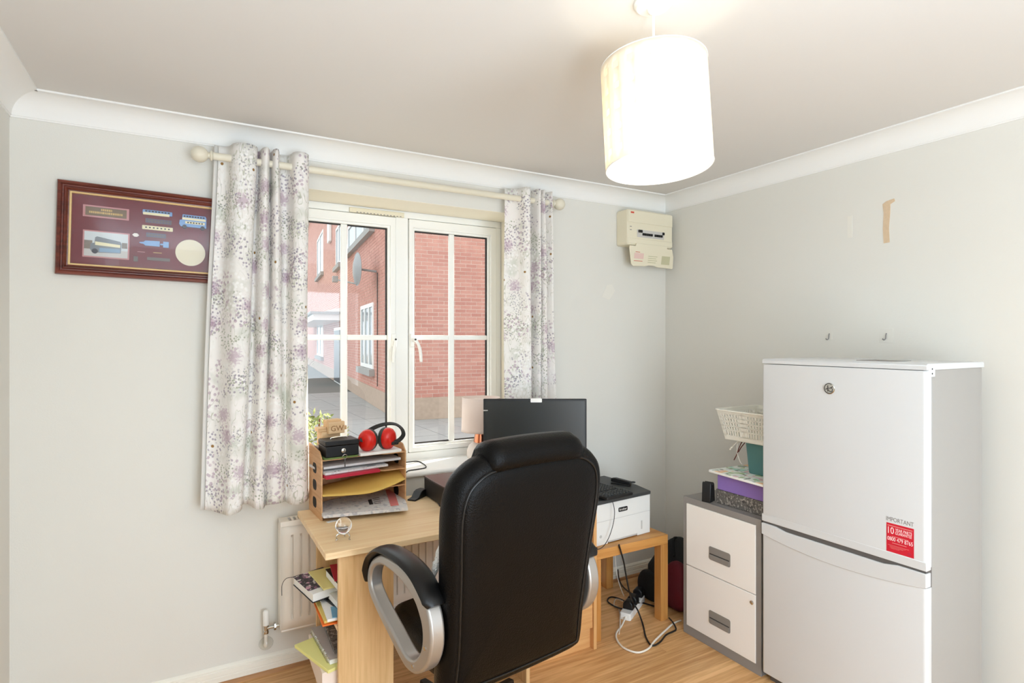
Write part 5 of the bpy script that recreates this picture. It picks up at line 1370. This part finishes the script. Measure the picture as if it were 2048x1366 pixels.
# round chrome badge with a cut swirl
bc_ = onX(1659, 777, RX)
bM = loc_M(FACE_X((RX - .0002, bc_.y, bc_.z)))
ba = MB().lathe([(.022, 0), (.022, .0015), (.020, .003)], 28, bM).build('badge', M['chrome'], ud, smooth=35)
arc = lambda r_, a0, a1, n=18: [(r_ * math.cos(R(a0 + (a1 - a0) * i / n)), r_ * math.sin(R(a0 + (a1 - a0) * i / n)), .0032) for i in range(n + 1)]
MB().tube([bM @ Vector(p) for p in arc(.019, 60, 330)], .0014, 6).build('badge_ring', M['cab_slot'], ba, smooth=True)
MB().tube([bM @ Vector((-.005, y_, .0032)) for y_ in (-.012, .012)], .002, 6).tube([bM @ Vector(p) for p in ((-.014, -.004, .0032), (-.005, .001, .0032), (.006, .002, .0032), (.014, .008, .0032))], .0016, 6).tube([bM @ Vector((.006 + p[0] * .4, -.004 + p[1] * .4, p[2])) for p in arc(.019, 180, 460)], .0014, 6).build('badge_swirl', M['cab_slot'], ba, smooth=True)
# guarantee sticker
s0 = onX(1773, 1044, RX); s1 = onX(1828, 1113, RX); sy0, sy1 = s0.y, s1.y; sw = sy0 - sy1
szb = onX(1773, 1101, RX).z; szt = s0.z; sh = szt - szb
stk = fp_(MB().box(RX - .0006, RX, sy1, sy0, szb, szt), 'guarantee_sticker', M['sticker_red'], ud)
def stx(body, u, v, size, w_):
    text('lettering', body, size, M['sticker_white'], stk, loc_M(FACE_X((RX - .0008, sy0 - u * sw, szb + v * sh))), .0002, fit=w_ * sw)
text('lettering', 'IMPORTANT', .0215, M['print_grey'], ud, loc_M(FACE_X((RX - .0002, sy0 + .001, szt + .007))), .0002, fit=sw * 1.0)
stx('10', .06, .64, .034, .22); stx('YEAR PARTS', .33, .76, .0150, .60); stx('GUARANTEE', .33, .65, .0150, .60)
stx('0800 479 8765', .04, .40, .0200, .92)
ln = MB()
for u0, u1, v, h in ((.04, .95, .90, .030), (.20, .80, .545, .022), (.22, .74, .32, .022), (.06, .82, .235, .010), (.12, .70, .20, .008), (.12, .62, .165, .008), (.16, .48, .13, .008)):
    ln.box(RX - .0010, RX - .0006, sy0 - u1 * sw, sy0 - u0 * sw, szb + v * sh, szb + (v + h) * sh)
fp_(ln, 'printed_lines', M['pink_ink'], stk)
fp_(MB().prism(circle(sy1 + .16 * sw, szb + .10 * sh, .006, 16), RX - .0010, RX - .0006, YZ), 'printed_roundel', M['red_folder'], stk)
# hinge cap at the near top corner
hc = fp_(MB().box(RX + .012, RX + .055, RY0 - .002, RY0 + .016, RT - .046, RT - .002), 'hinge_cap', M['fridge_white'], bevel=.002)
for z_ in (.018, .034): fp_(MB().prism(circle(RX + .034, RT - z_, .003, 10), RY0 - .0026, RY0 - .002, XZ), 'screw_hole', M['black_matt'], hc)

# ------------------------------------------------------------------ outside: the brick house across the path
HG = -.06
hs_a = R(-6.5)
hc0 = Vector((3.49, 10.55, HG))
hs = thing('brick_house', 'red brick house with white windows across the paved path', 'house', hc0, hs_a)
HI = (Matrix.Translation(hc0) @ Matrix.Rotation(hs_a, 4, 'Z')).inverted()
def hside(px, py):     # pixel -> (k along, z) on the receding wall
    C_ = HI @ Vector((0, 0, CAM_H)); P_ = HI @ (Vector((0, 0, CAM_H)) + Vector(ray(px, py))); d = P_ - C_; t = -C_.x / d.x
    q = C_ + d * t; return q.y, q.z
MB().box(.007, 16, .007, 9.0, 0, 8.4).build('mortar_core', M['mortar'], hs)
MB().box(.002, 16, 9.0, 30, 0, 8.4).build('far_wall', M['brick_far'], hs)
MB().box(-.010, 16, -.010, 30, 0, .42).build('plinth', M['plinth_brick'], hs, bevel=.004)
MB().box(-.25, 16.2, -.25, 30.2, 8.4, 8.55).build('eaves', M['white_gloss'], hs)
BW, BHt = .215, .065
bm_f = MB().box(-BW / 2, BW / 2, 0, .02, 0, BHt).mesh('brick', M['brick'])
bh_f = MB().box(-BW / 4, BW / 4, 0, .02, 0, BHt).mesh('brick_half', M['brick'])
many = MB(); cnt = 0
for r_ in range(int((8.3 - .42) / .075)):
    z = .425 + r_ * .075; off = .1125 if r_ % 2 else 0
    for i in range(0, 20):
        xc = .1125 + off + i * .225
        if .30 < xc < 1.95 and z < 3.25 and cnt < 300:
            o = instance('brick', bm_f, hs, (xc, random.uniform(-.002, .002), z)); cnt += 1
        else:
            many.box(xc - BW / 2, xc + BW / 2, random.uniform(-.002, .001), .02, z, z + BHt)
    if off: many.box(.003, .1075, 0, .02, z, z + BHt)
    for i in range(40):
        yc_ = .1125 + (.1125 - off) + i * .225
        many.box(random.uniform(-.002, .001), .02, yc_ - BW / 2, yc_ + BW / 2, z, z + BHt)
tag(many.build('remaining_bricks', M['brick'], hs), kind='stuff')
def hwin(px0, px1, pyt, pyb, cols, sill=True, proj=.03, name='window'):
    ks = sorted((hside(px0, 600)[0], hside(px1, 600)[0])); km = (px0 + px1) / 2
    zt = hside(km, pyt)[1]; zb = hside(km, pyb)[1]
    o = MB().ring([(ks[0], zb), (ks[1], zb), (ks[1], zt), (ks[0], zt)], [(ks[0] + .09, zb + .09), (ks[1] - .09, zb + .09), (ks[1] - .09, zt - .09), (ks[0] + .09, zt - .09)], -proj, .02, YZ).build(name, M['upvc'], hs)
    MB().box(-.005, .01, ks[0] + .08, ks[1] - .08, zb + .08, zt - .08).build('pane', M['house_glass'], o)
    for c_ in range(1, cols):
        k_ = ks[0] + (ks[1] - ks[0]) * c_ / cols
        MB().box(-proj + .002, .0, k_ - .05, k_ + .05, zb + .08, zt - .08).build('window_bar', M['upvc'], o)
    if sill: MB().box(-proj - .10, .0, ks[0] - .10, ks[1] + .10, zb - .16, zb - .01).build('stone_sill', M['stone_sill'], o)
hwin(723, 748, 609, 735, 3); hwin(697, 748, 420, 478, 3, name='upper_window'); hwin(673, 684, 450, 530, 2, name='upper_window'); hwin(635, 647, 470, 550, 2, name='upper_window'); hwin(635, 647, 632, 712, 2)
k0_, k1_ = sorted((hside(669, 700)[0], hside(684, 700)[0])); zt_ = hside(676, 655)[1]; zb_ = hside(676, 770)[1]
MB().box(-.02, .02, k0_, k1_, 0, zt_).build('door_frame', M['upvc'], hs)
MB().box(-.03, -.02, k0_ + .10, k1_ - .10, .05, zt_ - .1).build('front_door', M['door_dark'], hs)
kc0, kc1 = sorted((hside(628, 640)[0], hside(699, 640)[0])); zc_ = hside(690, 640)[1]
cn = MB().prism([(-.9, zc_ + .02), (-.9, zc_ + .22), (0, zc_ + .45), (0, zc_ + .02)], kc0 + 2.0, kc1 + .2, Matrix(((1, 0, 0, 0), (0, 0, 1, 0), (0, 1, 0, 0), (0, 0, 0, 1)))).build('door_canopy', M['white_gloss'], hs)
MB().box(-1.0, 0, kc0 + 1.9, kc1 + .3, zc_ + .22, zc_ + .30).build('canopy_moulding', M['stone_sill'], cn)
ka, za = hside(662, 462); MB().box(-.12, 0, ka - .35, ka + .35, za - .45, za + .45).build('alarm_box', M['white_plastic'], hs, bevel=.03)
kd, zd = hside(752, 540)
DM = frame_M((-.42, kd, zd), (.25, 1, 0), (0, .05, 1))
dish = MB().lathe([(.38, .0), (.37, .01), (.25, -.045), (.10, -.075), (.01, -.08)], 28, DM @ Matrix.Rotation(R(20), 4, 'Y')).build('satellite_dish', M['dish_grey'], hs, smooth=50)
MB().tube([(-.36, kd, zd), (0, kd - .1, zd - .05)], .025, 8).build('bracket', M['dish_grey'], dish); MB().tube([(-.40, kd, zd - .34), (-.85, kd + .35, zd - .22)], .018, 8).build('feed_arm', M['dish_grey'], dish); MB().box(-.92, -.80, kd + .30, kd + .42, zd - .28, zd - .14).build('receiver_head', M['dish_grey'], dish, bevel=.01)
MB().tube([(-.03, kd - .35, zd - .1), (-.03, kd - .35, .5)], .012, 6).build('down_cable', M['gasket'], hs)

gp = tag(MB().box(-30, 30, 3.10, 60, HG - .12, HG - .022).build('ground_path', M['slab_joint']), kind='structure')
sl_me = MB().box(-.295, .295, -.295, .295, -.022, 0).mesh('paving_slab', M['slab'])
for i in range(12):
    for j in range(22):
        x_, y_ = -.9 + i * .6, 4.2 + j * .6
        P_ = HI @ Vector((x_, y_, HG))
        if P_.x > .45 and P_.y > .45: continue
        o = instance('paving_slab', sl_me, gp, (x_, y_, HG + random.uniform(-.002, .002)), (0, 0, hs_a * .0))
# shrub under the window
def shrub(name, label, cx_, cy_, h, rad, seed, nl=260):
    t = thing(name, label, 'shrub', (cx_, cy_, HG)); rr = random.Random(seed); mb = MB(); stems = MB()
    for k in range(9):
        a = rr.uniform(0, 6.28); e = Vector((math.cos(a) * rad * rr.uniform(.3, .9), math.sin(a) * rad * rr.uniform(.3, .9), h * rr.uniform(.65, .95)))
        stems.tube(catmull([(0, 0, 0), e * .5 + Vector((0, 0, .1)), e], 8), .008, 5)
    for k in range(nl):
        a = rr.uniform(0, 6.28); u = rr.uniform(-1, 1); r_ = rad * rr.uniform(.55, 1.0)
        p = Vector((r_ * math.sqrt(1 - u * u) * math.cos(a), r_ * math.sqrt(1 - u * u) * math.sin(a), h * (.55 + .45 * u * rr.uniform(.7, 1))))
        d = Vector((rr.uniform(-1, 1), rr.uniform(-1, 1), rr.uniform(-.3, 1))).normalized(); s1 = d.orthogonal().normalized(); L_ = rr.uniform(.035, .065)
        mb.add([p, p + d * L_ * .5 + s1 * L_ * .25, p + d * L_, p + d * L_ * .5 - s1 * L_ * .25, p + d * L_ * .5 + s1.cross(d) * .004], [(0, 1, 4), (1, 2, 4), (2, 3, 4), (3, 0, 4)])
    stems.build('stems', M['brown_leather'], t); tag(mb.build('foliage', M['foliage'], t), kind='stuff')
shrub('shrub', 'yellow green shrub growing outside just below the window', .85, 4.55, 1.00, .36, 4, 1100)
shrub('shrub', 'small green plant by the far house wall near its door', 4.6, 27.0, .9, .7, 9, 120)
